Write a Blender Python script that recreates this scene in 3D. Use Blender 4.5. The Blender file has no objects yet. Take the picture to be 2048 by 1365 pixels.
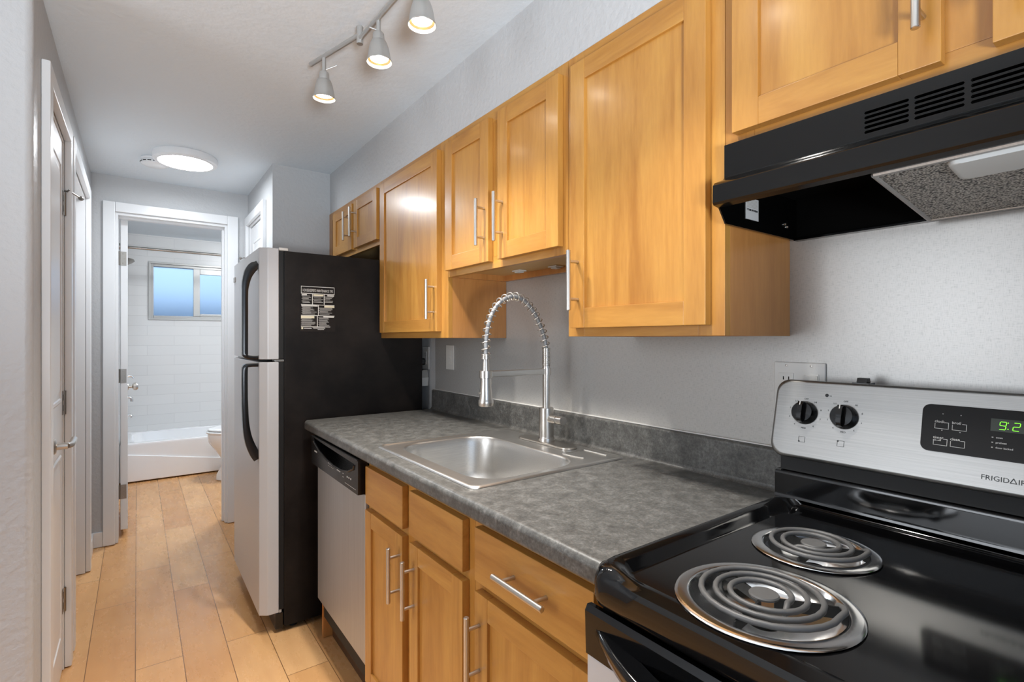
import bpy, bmesh, math, random
from mathutils import Vector, Matrix
random.seed(7)
S = bpy.context.scene
COL = S.collection
PI = math.pi
R = math.radians

# ------------------------------------------------------------------ camera, light, exposure
cam_d = bpy.data.cameras.new('camera')
cam = bpy.data.objects.new('camera', cam_d); COL.objects.link(cam)
cam.location = (-1.2182, 0.0, 1.2678)
cam.rotation_euler = (PI/2, 0, -0.6349)
cam_d.sensor_width = 36.0
cam_d.lens = 1017.55/2048*36.0
cam_d.shift_y = -4.4/2048
cam_d.clip_start = 0.02
S.camera = cam

S.view_settings.view_transform = 'Standard'
S.view_settings.look = 'None'
S.view_settings.gamma = 1.0
S.view_settings.use_curve_mapping = False
S.view_settings.exposure = 0.30
S.cycles.use_denoising = True
S.cycles.max_bounces = 10
S.cycles.diffuse_bounces = 6
S.cycles.glossy_bounces = 5
S.cycles.sample_clamp_indirect = 6.0
S.cycles.caustics_reflective = False
S.cycles.caustics_refractive = False

W = bpy.data.worlds.new('world'); S.world = W; W.use_nodes = True
bg = W.node_tree.nodes['Background']
bg.inputs[0].default_value = (0.42, 0.66, 1.0, 1); bg.inputs[1].default_value = 1.2

def lamp(name, kind, loc, energy, color=(1, 1, 1), rot=(0, 0, 0), **kw):
    d = bpy.data.lights.new(name, kind); d.energy = energy; d.color = color
    for k, v in kw.items(): setattr(d, k, v)
    o = bpy.data.objects.new(name, d); COL.objects.link(o)
    o.location = loc; o.rotation_euler = rot
    return o
# daylight coming in through the living room's two windows behind the camera
lamp('daylight_back', 'AREA', (-1.9, -2.84, 1.35), 6, (0.97, 0.985, 1.0), (R(108), 0, 0), shape='RECTANGLE', size=2.6, size_y=1.7)
lamp('daylight_side', 'AREA', (-4.06, 1.15, 1.4), 32, (0.97, 0.985, 1.0), (R(86), 0, R(-90)), shape='RECTANGLE', size=1.2, size_y=1.5)
# fill spot added to brighten the kitchen ceiling (its body is built further down)
tq = Vector((0, 0, -1)).rotation_difference((Vector((-0.95, 0.75, 2.275))-Vector((-1.35, -0.95, 1.05))).normalized()).to_euler()
lamp('ceiling_fill', 'SPOT', (-1.35, -0.95, 1.05), 230, (0.88, 0.945, 1.0), tq, spot_size=R(82), spot_blend=1.0, shadow_soft_size=.2)
SPOT_W, SPOT_COL = 40.0, (1.0, 0.965, 0.91)
HALL_EMIT, BATH_EMIT = 54.0, 86.0

# ------------------------------------------------------------------ materials
def newmat(name):
    m = bpy.data.materials.new(name); m.use_nodes = True
    nt = m.node_tree; b = nt.nodes['Principled BSDF']
    return m, nt, b
def srgb(r, g, b):
    f = lambda c: (c/255/12.92) if c/255 <= .04045 else ((c/255+.055)/1.055)**2.4
    return (f(r), f(g), f(b), 1)
def setp(b, **kw):
    names = dict(rough='Roughness', metal='Metallic', spec='Specular IOR Level', coat='Coat Weight', coatr='Coat Roughness', trans='Transmission Weight', ior='IOR', aniso='Anisotropic')
    for k, v in kw.items(): b.inputs[names[k]].default_value = v
def simple(name, c, **kw):
    m, nt, b = newmat(name); b.inputs['Base Color'].default_value = srgb(*c); setp(b, **kw); return m
def emit(name, c, s):
    m, nt, b = newmat(name)
    b.inputs['Base Color'].default_value = srgb(*c)
    b.inputs['Emission Color'].default_value = srgb(*c); b.inputs['Emission Strength'].default_value = s
    return m
def N(nt, t, **kw):
    n = nt.nodes.new(t)
    for k, v in kw.items():
        if k in n.inputs: n.inputs[k].default_value = v
        else: setattr(n, k, v)
    return n
def coords(nt, scale=(1, 1, 1), rot=(0, 0, 0), kind='Object', rand=False):
    tc = N(nt, 'ShaderNodeTexCoord'); mp = N(nt, 'ShaderNodeMapping')
    mp.inputs['Scale'].default_value = scale; mp.inputs['Rotation'].default_value = rot
    if rand:
        oi = N(nt, 'ShaderNodeObjectInfo'); ma = N(nt, 'ShaderNodeVectorMath', operation='MULTIPLY_ADD')
        cx = N(nt, 'ShaderNodeCombineXYZ')
        for i in range(3): nt.links.new(oi.outputs['Random'], cx.inputs[i])
        ma.inputs[1].default_value = (7.3, 11.1, 5.7)
        nt.links.new(cx.outputs[0], ma.inputs[0]); nt.links.new(tc.outputs[kind], ma.inputs[2])
        nt.links.new(ma.outputs[0], mp.inputs['Vector'])
    else:
        nt.links.new(tc.outputs[kind], mp.inputs['Vector'])
    return mp.outputs[0]
def noise(nt, vec, scale, detail=4, rough=.55, dist=0.0):
    n = N(nt, 'ShaderNodeTexNoise'); nt.links.new(vec, n.inputs['Vector'])
    n.inputs['Scale'].default_value = scale; n.inputs['Detail'].default_value = detail
    n.inputs['Roughness'].default_value = rough; n.inputs['Distortion'].default_value = dist
    return n.outputs['Fac']
def ramp(nt, fac, stops):
    r = N(nt, 'ShaderNodeValToRGB'); nt.links.new(fac, r.inputs[0])
    el = r.color_ramp.elements
    while len(el) < len(stops): el.new(.5)
    for e, (p, c) in zip(el, stops): e.position = p; e.color = c
    return r.outputs[0]
def mix(nt, a, b, fac, mode='MIX'):
    m = N(nt, 'ShaderNodeMix', data_type='RGBA', blend_type=mode)
    for s, v in ((m.inputs[6], a), (m.inputs[7], b), (m.inputs[0], fac)):
        if hasattr(v, 'is_linked'): nt.links.new(v, s)
        else: s.default_value = v
    return m.outputs[2]
def bump(nt, b, h, strength, dist=.002):
    n = N(nt, 'ShaderNodeBump'); n.inputs['Strength'].default_value = strength; n.inputs['Distance'].default_value = dist
    nt.links.new(h, n.inputs['Height']); nt.links.new(n.outputs[0], b.inputs['Normal'])

def paint(name, c, scale=55, st=.35, rough=.55):
    m, nt, b = newmat(name); v = coords(nt)
    b.inputs['Base Color'].default_value = srgb(*c); setp(b, rough=rough, spec=.35)
    bump(nt, b, noise(nt, v, scale, 3, .5), st, .004)
    return m
def maple(name, sc, dark=(162, 109, 46), light=(194, 144, 70)):
    m, nt, b = newmat(name)
    v = coords(nt, sc, rand=True)
    f1 = noise(nt, v, 1.6, 5, .6, .8)
    v2 = coords(nt, (sc[0]*9, sc[1]*9, sc[2]*9), rand=True)
    f2 = noise(nt, v2, 2.0, 3, .6, .2)
    c1 = ramp(nt, f1, [(.32, srgb(*dark)), (.52, srgb((dark[0]+light[0])//2+4, (dark[1]+light[1])//2+4, (dark[2]+light[2])//2+3)), (.72, srgb(*light))])
    c2 = ramp(nt, f2, [(.35, (.86, .82, .78, 1)), (.62, (1, 1, 1, 1))])
    nt.links.new(mix(nt, c1, c2, .55, 'MULTIPLY'), b.inputs['Base Color'])
    setp(b, rough=.3, spec=.5, coat=.2, coatr=.17)
    return m
M = {}
M['wall'] = paint('wall_paint', (188, 189, 190), 52, .6, .42)
M['ceiling'] = paint('ceiling_paint', (217, 225, 231), 42, .4, .7)
M['trim'] = simple('white_trim', (222, 223, 224), rough=.28)
M['door'] = simple('white_door', (224, 225, 226), rough=.3)
M['maple'] = maple('maple_upright', (7, 7, .8))
M['maple_rail'] = maple('maple_cross', (7, .8, 7))
M['maple_side'] = maple('maple_side', (6, 6, .7), (172, 114, 60), (196, 138, 78))
M['cab_under'] = simple('cabinet_underside', (206, 170, 112), rough=.5)
M['nickel'] = simple('brushed_nickel', (205, 200, 193), metal=1, rough=.28)
M['chrome'] = simple('polished_chrome', (228, 228, 228), metal=1, rough=.14)
M['black_gloss'] = simple('black_enamel', (8, 8, 9), rough=.09, spec=.5)
M['hood_black'] = simple('hood_enamel', (6, 6, 6), rough=.14, spec=.38)
M['black_plastic'] = simple('black_plastic', (18, 17, 17), rough=.22)
M['display_black'] = simple('display_black', (20, 18, 17), rough=.3, spec=.15)
M['black_matte'] = simple('black_matte', (8, 8, 8), rough=.65)
M['dark'] = simple('dark_gap', (4, 4, 4), rough=.9, spec=.1)
M['white_plastic'] = simple('white_plastic', (214, 212, 207), rough=.35)
M['grey_plastic'] = simple('grey_plastic', (168, 166, 162), rough=.4)
M['hose_grey'] = simple('hose_grey', (150, 151, 152), rough=.4, metal=.3)
M['reflector'] = simple('lamp_reflector', (226, 196, 140), metal=.8, rough=.3)
M['porcelain'] = simple('porcelain', (240, 241, 242), rough=.1)
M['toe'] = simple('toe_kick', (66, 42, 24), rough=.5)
M['coil'] = simple('heating_coil', (98, 97, 96), rough=.5, metal=.25)
M['print_white'] = simple('print_white', (205, 203, 198), rough=.5)
M['print_cream'] = simple('print_cream', (214, 206, 180), rough=.5)
M['print_black'] = simple('print_black', (20, 20, 22), rough=.5)
M['hinge'] = simple('hinge_metal', (150, 146, 140), metal=1, rough=.35)
M['rod'] = simple('rod_metal', (170, 165, 158), metal=1, rough=.25)
M['alu'] = simple('aluminium_frame', (176, 175, 172), metal=.6, rough=.4)
M['lamp_shade'] = simple('lamp_metal', (186, 186, 184), metal=.75, rough=.38)
M['bulb'] = emit('bulb_glow', (255, 244, 226), 45)
M['hall_light'] = emit('hall_light_glow', (243, 249, 255), HALL_EMIT)
M['bath_fill'] = emit('bath_fill_glow', (247, 251, 255), BATH_EMIT)  # glow of the added bathroom fill
M['digit'] = emit('green_digits', (120, 255, 40), 1.6)
M['display'] = simple('display_window', (20, 32, 8), rough=.2)
M['lens'] = simple('frosted_lens', (196, 200, 200), rough=.5)
M['label'] = simple('label_paper', (190, 190, 190), rough=.5)
M['fence'] = simple('fence_boards', (70, 92, 120), rough=.8)

# brushed steel
def brushed(name, c, sc, rough=.3, st=.08, metal=1.0):
    m, nt, b = newmat(name); v = coords(nt, sc)
    f = noise(nt, v, 3, 3, .6)
    nt.links.new(ramp(nt, f, [(.3, srgb(*[int(x*.93) for x in c])), (.7, srgb(*c))]), b.inputs['Base Color'])
    setp(b, metal=metal, rough=rough)
    bump(nt, b, f, st, .0006)
    return m
M['steel'] = brushed('stainless_steel', (158, 157, 155), (200, 2, 200), .4)
M['steel_v'] = brushed('stainless_panel', (184, 183, 181), (120, 120, 1.5), .4, metal=.7)
M['sink_steel'] = brushed('sink_steel', (218, 216, 212), (3, 160, 160), .34, .04)
M['fridge_front'] = simple('silver_door_paint', (196, 197, 199), metal=.15, rough=.34, spec=.25)
# fridge side: pebbled dark brown black with faint smudges
m, nt, b = newmat('fridge_side'); v = coords(nt)
nt.links.new(ramp(nt, noise(nt, v, 2.6, 5, .65), [(.42, srgb(15, 12, 11)), (.70, srgb(38, 33, 30))]), b.inputs['Base Color'])
setp(b, rough=.46, spec=.2); bump(nt, b, noise(nt, v, 420, 2), .25, .0006)
M['fridge_side'] = m
# laminate counter
m, nt, b = newmat('slate_laminate'); v = coords(nt)
c1 = ramp(nt, noise(nt, v, 26, 12, .82, .3), [(.36, srgb(66, 65, 63)), (.5, srgb(87, 86, 83)), (.64, srgb(112, 111, 108))])
c2 = ramp(nt, noise(nt, v, 160, 4, .7), [(.36, (.66, .65, .64, 1)), (.52, (1, 1, 1, 1)), (.68, (1.35, 1.34, 1.32, 1))])
nt.links.new(mix(nt, c1, c2, .8, 'MULTIPLY'), b.inputs['Base Color'])
setp(b, rough=.36, spec=.5); bump(nt, b, noise(nt, v, 120, 3), .18, .001)
M['counter'] = m
# glossy linen laminate sheet on the wall behind the counter
m, nt, b = newmat('linen_laminate')
fa = noise(nt, coords(nt, (1, 55, 700)), 1.5, 3); fb = noise(nt, coords(nt, (1, 700, 55)), 1.5, 3)
ad = N(nt, 'ShaderNodeMath', operation='ADD'); nt.links.new(fa, ad.inputs[0]); nt.links.new(fb, ad.inputs[1])
nt.links.new(ramp(nt, ad.outputs[0], [(.72, srgb(160, 158, 155)), (1.08, srgb(184, 182, 178))]), b.inputs['Base Color'])
setp(b, rough=.34, metal=.3, spec=.6); bump(nt, b, ad.outputs[0], .06, .0004)
M['linen'] = m
# vinyl plank floor
m, nt, b = newmat('maple_plank_floor')
v = coords(nt, rot=(0, 0, R(90)))
br = N(nt, 'ShaderNodeTexBrick', offset=.37, offset_frequency=2, squash=1.0)
nt.links.new(v, br.inputs['Vector'])
for k, val in (('Scale', 1.0), ('Mortar Size', .0014), ('Mortar Smooth', .2), ('Bias', 0.0), ('Brick Width', 1.02), ('Row Height', .153)): br.inputs[k].default_value = val
br.inputs['Color1'].default_value = (.15, .15, .15, 1); br.inputs['Color2'].default_value = (.85, .85, .85, 1); br.inputs['Mortar'].default_value = (.5, .5, .5, 1)
base = ramp(nt, br.outputs['Color'], [(0.1, srgb(204, 152, 99)), (.5, srgb(214, 164, 110)), (.9, srgb(223, 177, 125))])
vg = N(nt, 'ShaderNodeVectorMath', operation='ADD'); nt.links.new(coords(nt, (11, 1.3, 1)), vg.inputs[0]); nt.links.new(br.outputs['Color'], vg.inputs[1])
g = ramp(nt, noise(nt, vg.outputs[0], 1.6, 4, .5, .0), [(.2, (.84, .79, .74, 1)), (.5, (.97, .955, .94, 1)), (.8, (1.05, 1.04, 1.03, 1))])
col = mix(nt, base, g, .8, 'MULTIPLY')
blot = ramp(nt, noise(nt, coords(nt), 3.0, 4, .6, .5), [(.36, (.88, .82, .80, 1)), (.6, (1, 1, 1, 1))])
col = mix(nt, col, blot, .5, 'MULTIPLY')
mort = mix(nt, col, srgb(112, 76, 48), br.outputs['Fac'])
nt.links.new(mort, b.inputs['Base Color'])
rr = ramp(nt, noise(nt, coords(nt, (3, 1, 1)), 5, 5, .65), [(.35, (.19, .19, .19, 1)), (.7, (.36, .36, .36, 1))])
nt.links.new(rr, b.inputs['Roughness']); setp(b, spec=.5)
bump(nt, b, noise(nt, coords(nt, (26, 2.4, 1)), 3, 4, .6), .12, .0015)
M['floor'] = m
# white wall tile
m, nt, b = newmat('white_tile')
v = coords(nt, rot=(R(90), 0, 0))
br = N(nt, 'ShaderNodeTexBrick', offset=.5, offset_frequency=2); nt.links.new(v, br.inputs['Vector'])
for k, val in (('Scale', 1.0), ('Mortar Size', .0022), ('Mortar Smooth', .3), ('Brick Width', .455), ('Row Height', .1)): br.inputs[k].default_value = val
br.inputs['Color1'].default_value = srgb(222, 222, 221); br.inputs['Color2'].default_value = srgb(218, 218, 217); br.inputs['Mortar'].default_value = srgb(205, 205, 204)
nt.links.new(br.outputs['Color'], b.inputs['Base Color']); setp(b, rough=.3)
M['tile'] = m
# metal grease filter mesh
m, nt, b = newmat('filter_mesh')
vo = N(nt, 'ShaderNodeTexVoronoi'); nt.links.new(coords(nt, (1, 1, 1), (0, 0, R(30))), vo.inputs['Vector']); vo.inputs['Scale'].default_value = 330
nt.links.new(ramp(nt, vo.outputs['Distance'], [(.15, srgb(235, 232, 225)), (.5, srgb(165, 162, 155)), (.78, srgb(28, 26, 24))]), b.inputs['Base Color'])
setp(b, metal=.7, rough=.35); bump(nt, b, vo.outputs['Distance'], .8, -.002)
M['filter'] = m
# frosted window pane
m, nt, b = newmat('frosted_glass'); b.inputs['Base Color'].default_value = (1, 1, 1, 1)
setp(b, trans=1.0, rough=.55, ior=1.3); bump(nt, b, noise(nt, coords(nt), 180, 2), .2, .001)
M['frost'] = m

# ------------------------------------------------------------------ mesh helpers
def wloc(o):
    v = Vector((0, 0, 0))
    while o is not None: v += o.location; o = o.parent
    return v
def tag(o, label=None, cat=None, group=None, kind=None):
    if label: o['label'] = label
    if cat: o['category'] = cat
    if group: o['group'] = group
    if kind: o['kind'] = kind
    return o
def thing(name, label, cat, loc, group=None):
    o = bpy.data.objects.new(name, None); COL.objects.link(o); o.location = loc; o.empty_display_size = .05
    return tag(o, label, cat, group)
class MB:
    def __init__(s): s.bm = bmesh.new()
    def box(s, x0, x1, y0, y1, z0, z1, b=0, seg=2, mi=0):
        bm = s.bm
        x0, x1 = sorted((x0, x1)); y0, y1 = sorted((y0, y1)); z0, z1 = sorted((z0, z1))
        v = [bm.verts.new((x, y, z)) for x in (x0, x1) for y in (y0, y1) for z in (z0, z1)]
        fs = [bm.faces.new([v[i] for i in f]) for f in ((0, 1, 3, 2), (4, 6, 7, 5), (0, 4, 5, 1), (2, 3, 7, 6), (0, 2, 6, 4), (1, 5, 7, 3))]
        for f in fs: f.material_index = mi
        if b:
            es = list({e for f in fs for e in f.edges})
            r = bmesh.ops.bevel(bm, geom=es, offset=b, segments=seg, profile=.5, affect='EDGES', clamp_overlap=True)
            for f in r['faces']: f.material_index = mi
        return s
    def prism(s, poly, axis, a0, a1, b=0, seg=2, mi=0):
        bm = s.bm
        def mk(p, a):
            u, w = p
            return {'x': (a, u, w), 'y': (u, a, w), 'z': (u, w, a)}[axis]
        v0 = [bm.verts.new(mk(p, a0)) for p in poly]; v1 = [bm.verts.new(mk(p, a1)) for p in poly]
        n = len(poly); fs = [bm.faces.new(v0), bm.faces.new(list(reversed(v1)))]
        for i in range(n):
            j = (i+1) % n; fs.append(bm.faces.new((v0[j], v0[i], v1[i], v1[j])))
        for f in fs: f.material_index = mi
        if b:
            es = list({e for f in fs for e in f.edges})
            r = bmesh.ops.bevel(bm, geom=es, offset=b, segments=seg, profile=.5, affect='EDGES', clamp_overlap=True)
            for f in r['faces']: f.material_index = mi
        return s
    def rings(s, rings, cap0=True, cap1=True, closed=True, mi=0, loop=False):
        bm = s.bm; vs = [[bm.verts.new(p) for p in r] for r in rings]; n = len(rings[0])
        m = len(vs)
        for k in range(m if loop else m-1):
            a, c = vs[k], vs[(k+1) % m]
            for i in range(n if closed else n-1):
                j = (i+1) % n
                f = bm.faces.new((a[i], a[j], c[j], c[i])); f.material_index = mi
        if closed and not loop:
            if cap0: bm.faces.new(list(reversed(vs[0]))).material_index = mi
            if cap1: bm.faces.new(vs[-1]).material_index = mi
        return s
    def tube(s, pts, r, seg=10, loop=False, mi=0):
        pts = [Vector(p) for p in pts]; n = len(pts)
        rs = r if isinstance(r, (list, tuple)) else [r]*n
        t0 = (pts[1]-pts[0]).normalized()
        up = Vector((0, 0, 1)) if abs(t0.z) < .9 else Vector((1, 0, 0))
        u = t0.cross(up).normalized(); rg = []
        for i, p in enumerate(pts):
            if loop: t = (pts[(i+1) % n]-pts[i-1]).normalized()
            else: t = ((pts[min(i+1, n-1)]-pts[max(i-1, 0)])).normalized()
            u = (u - t*u.dot(t)).normalized(); w = t.cross(u)
            rg.append([p + (u*math.cos(2*PI*k/seg) + w*math.sin(2*PI*k/seg))*rs[i] for k in range(seg)])
        return s.rings(rg, loop=loop, mi=mi)
    def cyl(s, p0, p1, r0, r1=None, seg=20, mi=0):
        return s.tube([p0, p1], [r0, r0 if r1 is None else r1], seg, mi=mi)
    def lathe(s, prof, origin, axis=(0, 0, 1), seg=32, mi=0, cap=True):
        o = Vector(origin); a = Vector(axis).normalized()
        up = Vector((0, 0, 1)) if abs(a.z) < .9 else Vector((1, 0, 0))
        u = a.cross(up).normalized(); w = a.cross(u)
        rg = [[o + a*h + (u*math.cos(2*PI*k/seg) + w*math.sin(2*PI*k/seg))*max(r, 1e-5) for k in range(seg)] for r, h in prof]
        return s.rings(rg, cap0=cap, cap1=cap, mi=mi)
    def plate(s, outer, holes, axis, a0, a1, back=True, mi=0):
        """front sheet at a0 with holes, hole walls running to a1, optional pocket floors at a1"""
        bm = s.bm
        mk = lambda p, a: {'x': (a, p[0], p[1]), 'y': (p[0], a, p[1]), 'z': (p[0], p[1], a)}[axis]
        edges = []; loops = []
        for lp in [outer]+holes:
            v = [bm.verts.new(mk(p, a0)) for p in lp]; loops.append(v)
            for i in range(len(v)): edges.append(bm.edges.new((v[i], v[(i+1) % len(v)])))
        bmesh.ops.triangle_fill(bm, edges=edges, use_beauty=True, use_dissolve=False)
        for k, v in enumerate(loops):
            w = [bm.verts.new((Vector(mk((0, 0), a1)) * 0) + Vector(mk(p, a1))) for p in ([outer]+holes)[k]]
            for i in range(len(v)):
                j = (i+1) % len(v); bm.faces.new((v[i], v[j], w[j], w[i])).material_index = mi
            if back and k > 0: bm.faces.new(w).material_index = mi
        return s
    def build(s, name, mats, parent=None, ang=35, loc=None, smooth=True):
        bmesh.ops.recalc_face_normals(s.bm, faces=s.bm.faces)
        off = wloc(parent) if parent is not None else Vector(loc or (0, 0, 0))
        bmesh.ops.translate(s.bm, vec=-off, verts=s.bm.verts)
        me = bpy.data.meshes.new(name); s.bm.to_mesh(me); s.bm.free()
        for mm in (mats if isinstance(mats, (list, tuple)) else [mats]): me.materials.append(M[mm])
        if smooth:
            me.polygons.foreach_set('use_smooth', [True]*len(me.polygons))
            me.set_sharp_from_angle(angle=R(ang))
        o = bpy.data.objects.new(name, me); COL.objects.link(o)
        if smooth:
            wn = o.modifiers.new('flat_faces', 'WEIGHTED_NORMAL'); wn.keep_sharp = True; wn.weight = 100
        if parent is not None: o.parent = parent
        else: o.location = off
        return o
def struct(o): o['kind'] = 'structure'; return o
def rrect(x0, x1, y0, y1, r, n=6):
    out = []
    for cx, cy, a in ((x1-r, y1-r, 0), (x0+r, y1-r, 90), (x0+r, y0+r, 180), (x1-r, y0+r, 270)):
        for k in range(n+1):
            t = R(a+90*k/n); out.append((cx+r*math.cos(t), cy+r*math.sin(t)))
    return out
def spline(pts, per=8):
    P = [Vector(p) for p in pts]; P = [P[0]*2-P[1]]+P+[P[-1]*2-P[-2]]; out = []
    for i in range(1, len(P)-2):
        for k in range(per):
            t = k/per; a, b_, c, d = P[i-1:i+3]
            out.append(.5*((2*b_)+(c-a)*t+(2*a-5*b_+4*c-d)*t*t+(3*b_-a-3*c+d)*t**3))
    out.append(P[-2]); return out
def text(name, items, mat, parent, u, v, ext=.0002):
    """items: (string, size, origin, align); all lettering of one part goes in one mesh"""
    u = Vector(u); v = Vector(v); n = u.cross(v).normalized(); bm = bmesh.new()
    for st, size, org, al in items:
        cu = bpy.data.curves.new('lettering', 'FONT'); cu.body = st; cu.size = size; cu.align_x = al; cu.extrude = ext; cu.resolution_u = 2
        ob = bpy.data.objects.new('lettering', cu); COL.objects.link(ob)
        bpy.context.view_layer.update()
        me = bpy.data.meshes.new_from_object(ob.evaluated_get(bpy.context.evaluated_depsgraph_get()))
        me.transform(Matrix((( *(u[0], v[0], n[0]), org[0]), (u[1], v[1], n[1], org[1]), (u[2], v[2], n[2], org[2]), (0, 0, 0, 1))))
        bm.from_mesh(me); bpy.data.objects.remove(ob); bpy.data.curves.remove(cu); bpy.data.meshes.remove(me)
    mb = MB(); mb.bm.free(); mb.bm = bm
    return mb.build(name, mat, parent, smooth=False)
def bar_handle(parent, p0, p1, out, name='handle', r=.006, inset=.0285, stand=.033):
    """bar pull: p0,p1 the bar's ends measured on the door's face; out = unit vector away from it"""
    p0, p1, o = Vector(p0), Vector(p1), Vector(out); d = (p1-p0).normalized(); mb = MB()
    L = (p1-p0).length
    mb.tube([p0+o*stand, p0+o*stand+d*.0012, p1+o*stand-d*.0012, p1+o*stand], [r*.82, r, r, r*.82], 16)
    for q in (p0+d*inset, p1-d*inset): mb.cyl(q-o*.001, q+o*(stand-r*.5), r*.72, seg=12)
    return mb.build(name, 'nickel', parent)
OUT = (-1, 0, 0)
def shaker(parent, name, xf, y0, y1, z0, z1, stile=.052, th=.02, rec=.007):
    """a framed door facing -X: two stiles, two rails and a flat recessed panel in one mesh"""
    mb = MB(); b = .0016
    mb.box(xf, xf+th, y0, y0+stile, z0, z1, b); mb.box(xf, xf+th, y1-stile, y1, z0, z1, b)
    mb.box(xf+.0004, xf+th, y0+stile-.0004, y1-stile+.0004, z0, z0+stile, b, mi=1); mb.box(xf+.0004, xf+th, y0+stile-.0004, y1-stile+.0004, z1-stile, z1, b, mi=1)
    mb.box(xf+rec, xf+th-.003, y0+stile-.002, y1-stile+.002, z0+stile-.002, z1-stile+.002)
    return mb.build(name, ['maple', 'maple_rail'], parent)

# ------------------------------------------------------------------ the setting
CZ = 2.275
XL, XR, YE = -1.4435, -.5924, 3.98
struct(MB().box(-4.2, .12, -3.0, 6.5, -.08, 0).build('floor', 'floor'))
struct(MB().box(-4.2, .12, -3.0, 4.04, CZ, CZ+.08).build('ceiling', 'ceiling'))
struct(MB().box(-1.5, .42, 4.04, 6.5, 2.315, 2.4).build('ceiling', 'ceiling'))
struct(MB().box(.0, .12, -3.0, 4.0, 0, CZ).build('wall_right', 'wall'))
struct(MB().box(-.268, 0, -1.4, 3.168, 2.0285, CZ).build('wall_soffit', 'wall'))
struct(MB().box(-.0015, 0, -.7, 2.306, 1.012, 1.66).build('wall_panel', 'linen'))
# left wall with its rounded free corner and two door openings
mb = MB(); r = .018
arc = [(XL-r+r*math.cos(t), 1.862+r+r*math.sin(t)) for t in [R(-90+90*k/6) for k in range(7)]]
mb.prism([(-4.2, 1.862)]+arc+[(XL, 2.058), (XL-.12, 2.058), (XL-.12, 1.98), (-4.2, 1.98)], 'z', 0, CZ)
mb.box(XL-.12, XL, 2.058, 2.59, 2.03, CZ); mb.box(XL-.12, XL, 2.59, 2.76, 0, CZ)
mb.box(XL-.12, XL, 2.76, 3.585, 2.03, CZ); mb.box(XL-.12, XL, 3.585, YE, 0, CZ)
struct(mb.build('wall_left', 'wall'))
mb = MB()
mb.box(XL-.12, -1.327, YE, YE+.12, 0, 2.315); mb.box(-.72, .0, YE, YE+.12, 0, 2.315); mb.box(-1.327, -.72, YE, YE+.12, 2.052, 2.315)
struct(mb.build('wall_end', 'wall'))
mb = MB()
mb.box(XR, XR+.12, 3.168, 3.40, 0, CZ); mb.box(XR, XR+.12, 3.93, YE, 0, CZ); mb.box(XR, XR+.12, 3.40, 3.93, 2.05, CZ); mb.box(XR+.12, 0, 3.168, 3.288, 0, CZ)
struct(mb.build('wall_hall_right', 'wall'))
# bathroom shell
WX0, WX1, WZ0, WZ1 = -1.114, -.31, 1.475, 2.035
mb = MB(); YB = 6.3
mb.box(-1.5, WX0, YB, YB+.12, 0, 2.315); mb.box(WX1, .42, YB, YB+.12, 0, 2.315); mb.box(WX0, WX1, YB, YB+.12, 0, WZ0); mb.box(WX0, WX1, YB, YB+.12, WZ1, 2.315)
struct(mb.build('wall_bath_back', 'tile'))
struct(MB().box(-1.465, -1.345, YE+.12, YB, 0, 2.315).build('wall_bath_left', 'wall'))
struct(MB().box(.3, .42, YE+.12, YB, 0, 2.315).build('wall_bath_right', 'wall'))
struct(MB().box(0.12, .42, 3.9, 6.5, -.08, 0).build('floor', 'floor'))
# living room shell behind the camera, with two window openings
mb = MB(); mb.box(-4.2, -3.25, -3.0, -2.88, 0, CZ); mb.box(-.55, 0, -3.0, -2.88, 0, CZ); mb.box(-3.25, -.55, -3.0, -2.88, 0, .5); mb.box(-3.25, -.55, -3.0, -2.88, 2.2, CZ)
struct(mb.build('wall_back', 'wall'))
mb = MB(); mb.box(-4.2, -4.08, -2.88, .50, 0, CZ); mb.box(-4.2, -4.08, 1.80, 1.862, 0, CZ); mb.box(-4.2, -4.08, .50, 1.80, 0, .6); mb.box(-4.2, -4.08, .50, 1.80, 2.2, CZ)
struct(mb.build('wall_living', 'wall'))
def window_frame_x(name, x0, x1, y, z0, z1, w=.05):
    mb = MB(); mb.box(x0, x0+w, y, y+.07, z0, z1, .004); mb.box(x1-w, x1, y, y+.07, z0, z1, .004); mb.box(x0+w, x1-w, y, y+.07, z0, z0+w, .004); mb.box(x0+w, x1-w, y, y+.07, z1-w, z1, .004)
    xm = (x0+x1)/2; mb.box(xm-w/2, xm+w/2, y+.005, y+.065, z0+w, z1-w, .004)
    return struct(mb.build(name, 'trim'))
window_frame_x('window_2', -3.25, -.55, -2.99, .5, 2.2)
mb = MB()
for a, c in ((.50, .55), (1.75, 1.80), (1.125, 1.175)): mb.box(-4.19, -4.12, a, c, .6, 2.2, .004)
mb.box(-4.19, -4.12, .55, 1.75, .6, .65, .004); mb.box(-4.19, -4.12, .55, 1.75, 2.15, 2.2, .004)
struct(mb.build('window_3', 'trim'))

# door casings, jambs, baseboards
def casing_x(name, xf, sgn, y0, y1, ztop, w=.058, th=.022, far=True):
    """casing on a wall facing sgn*X around the opening y0..y1"""
    mb = MB(); a, c = xf, xf+sgn*th
    mb.box(a, c, y0-w, y0, 0.004, ztop+w, .004); mb.box(a, c, y1, y1+(w if far else .048), 0.004, ztop+w, .004); mb.box(a, c, y0, y1, ztop, ztop+w, .004)
    d = .105; g = xf-sgn*.0005
    mb.box(g, g-sgn*d, y0, y0+.012, 0.004, ztop); mb.box(g, g-sgn*d, y1-.012, y1, 0.004, ztop); mb.box(g, g-sgn*d, y0+.012, y1-.012, ztop-.012, ztop)
    return struct(mb.build(name, 'trim'))
casing_x('trim_1', XL, 1, 2.058, 2.59, 2.026)
casing_x('trim_2', XL, 1, 2.762, 3.583, 2.03)
casing_x('trim_3', XR, -1, 3.402, 3.928, 2.05, far=False)
mb = MB(); y = YE-.022
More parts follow.
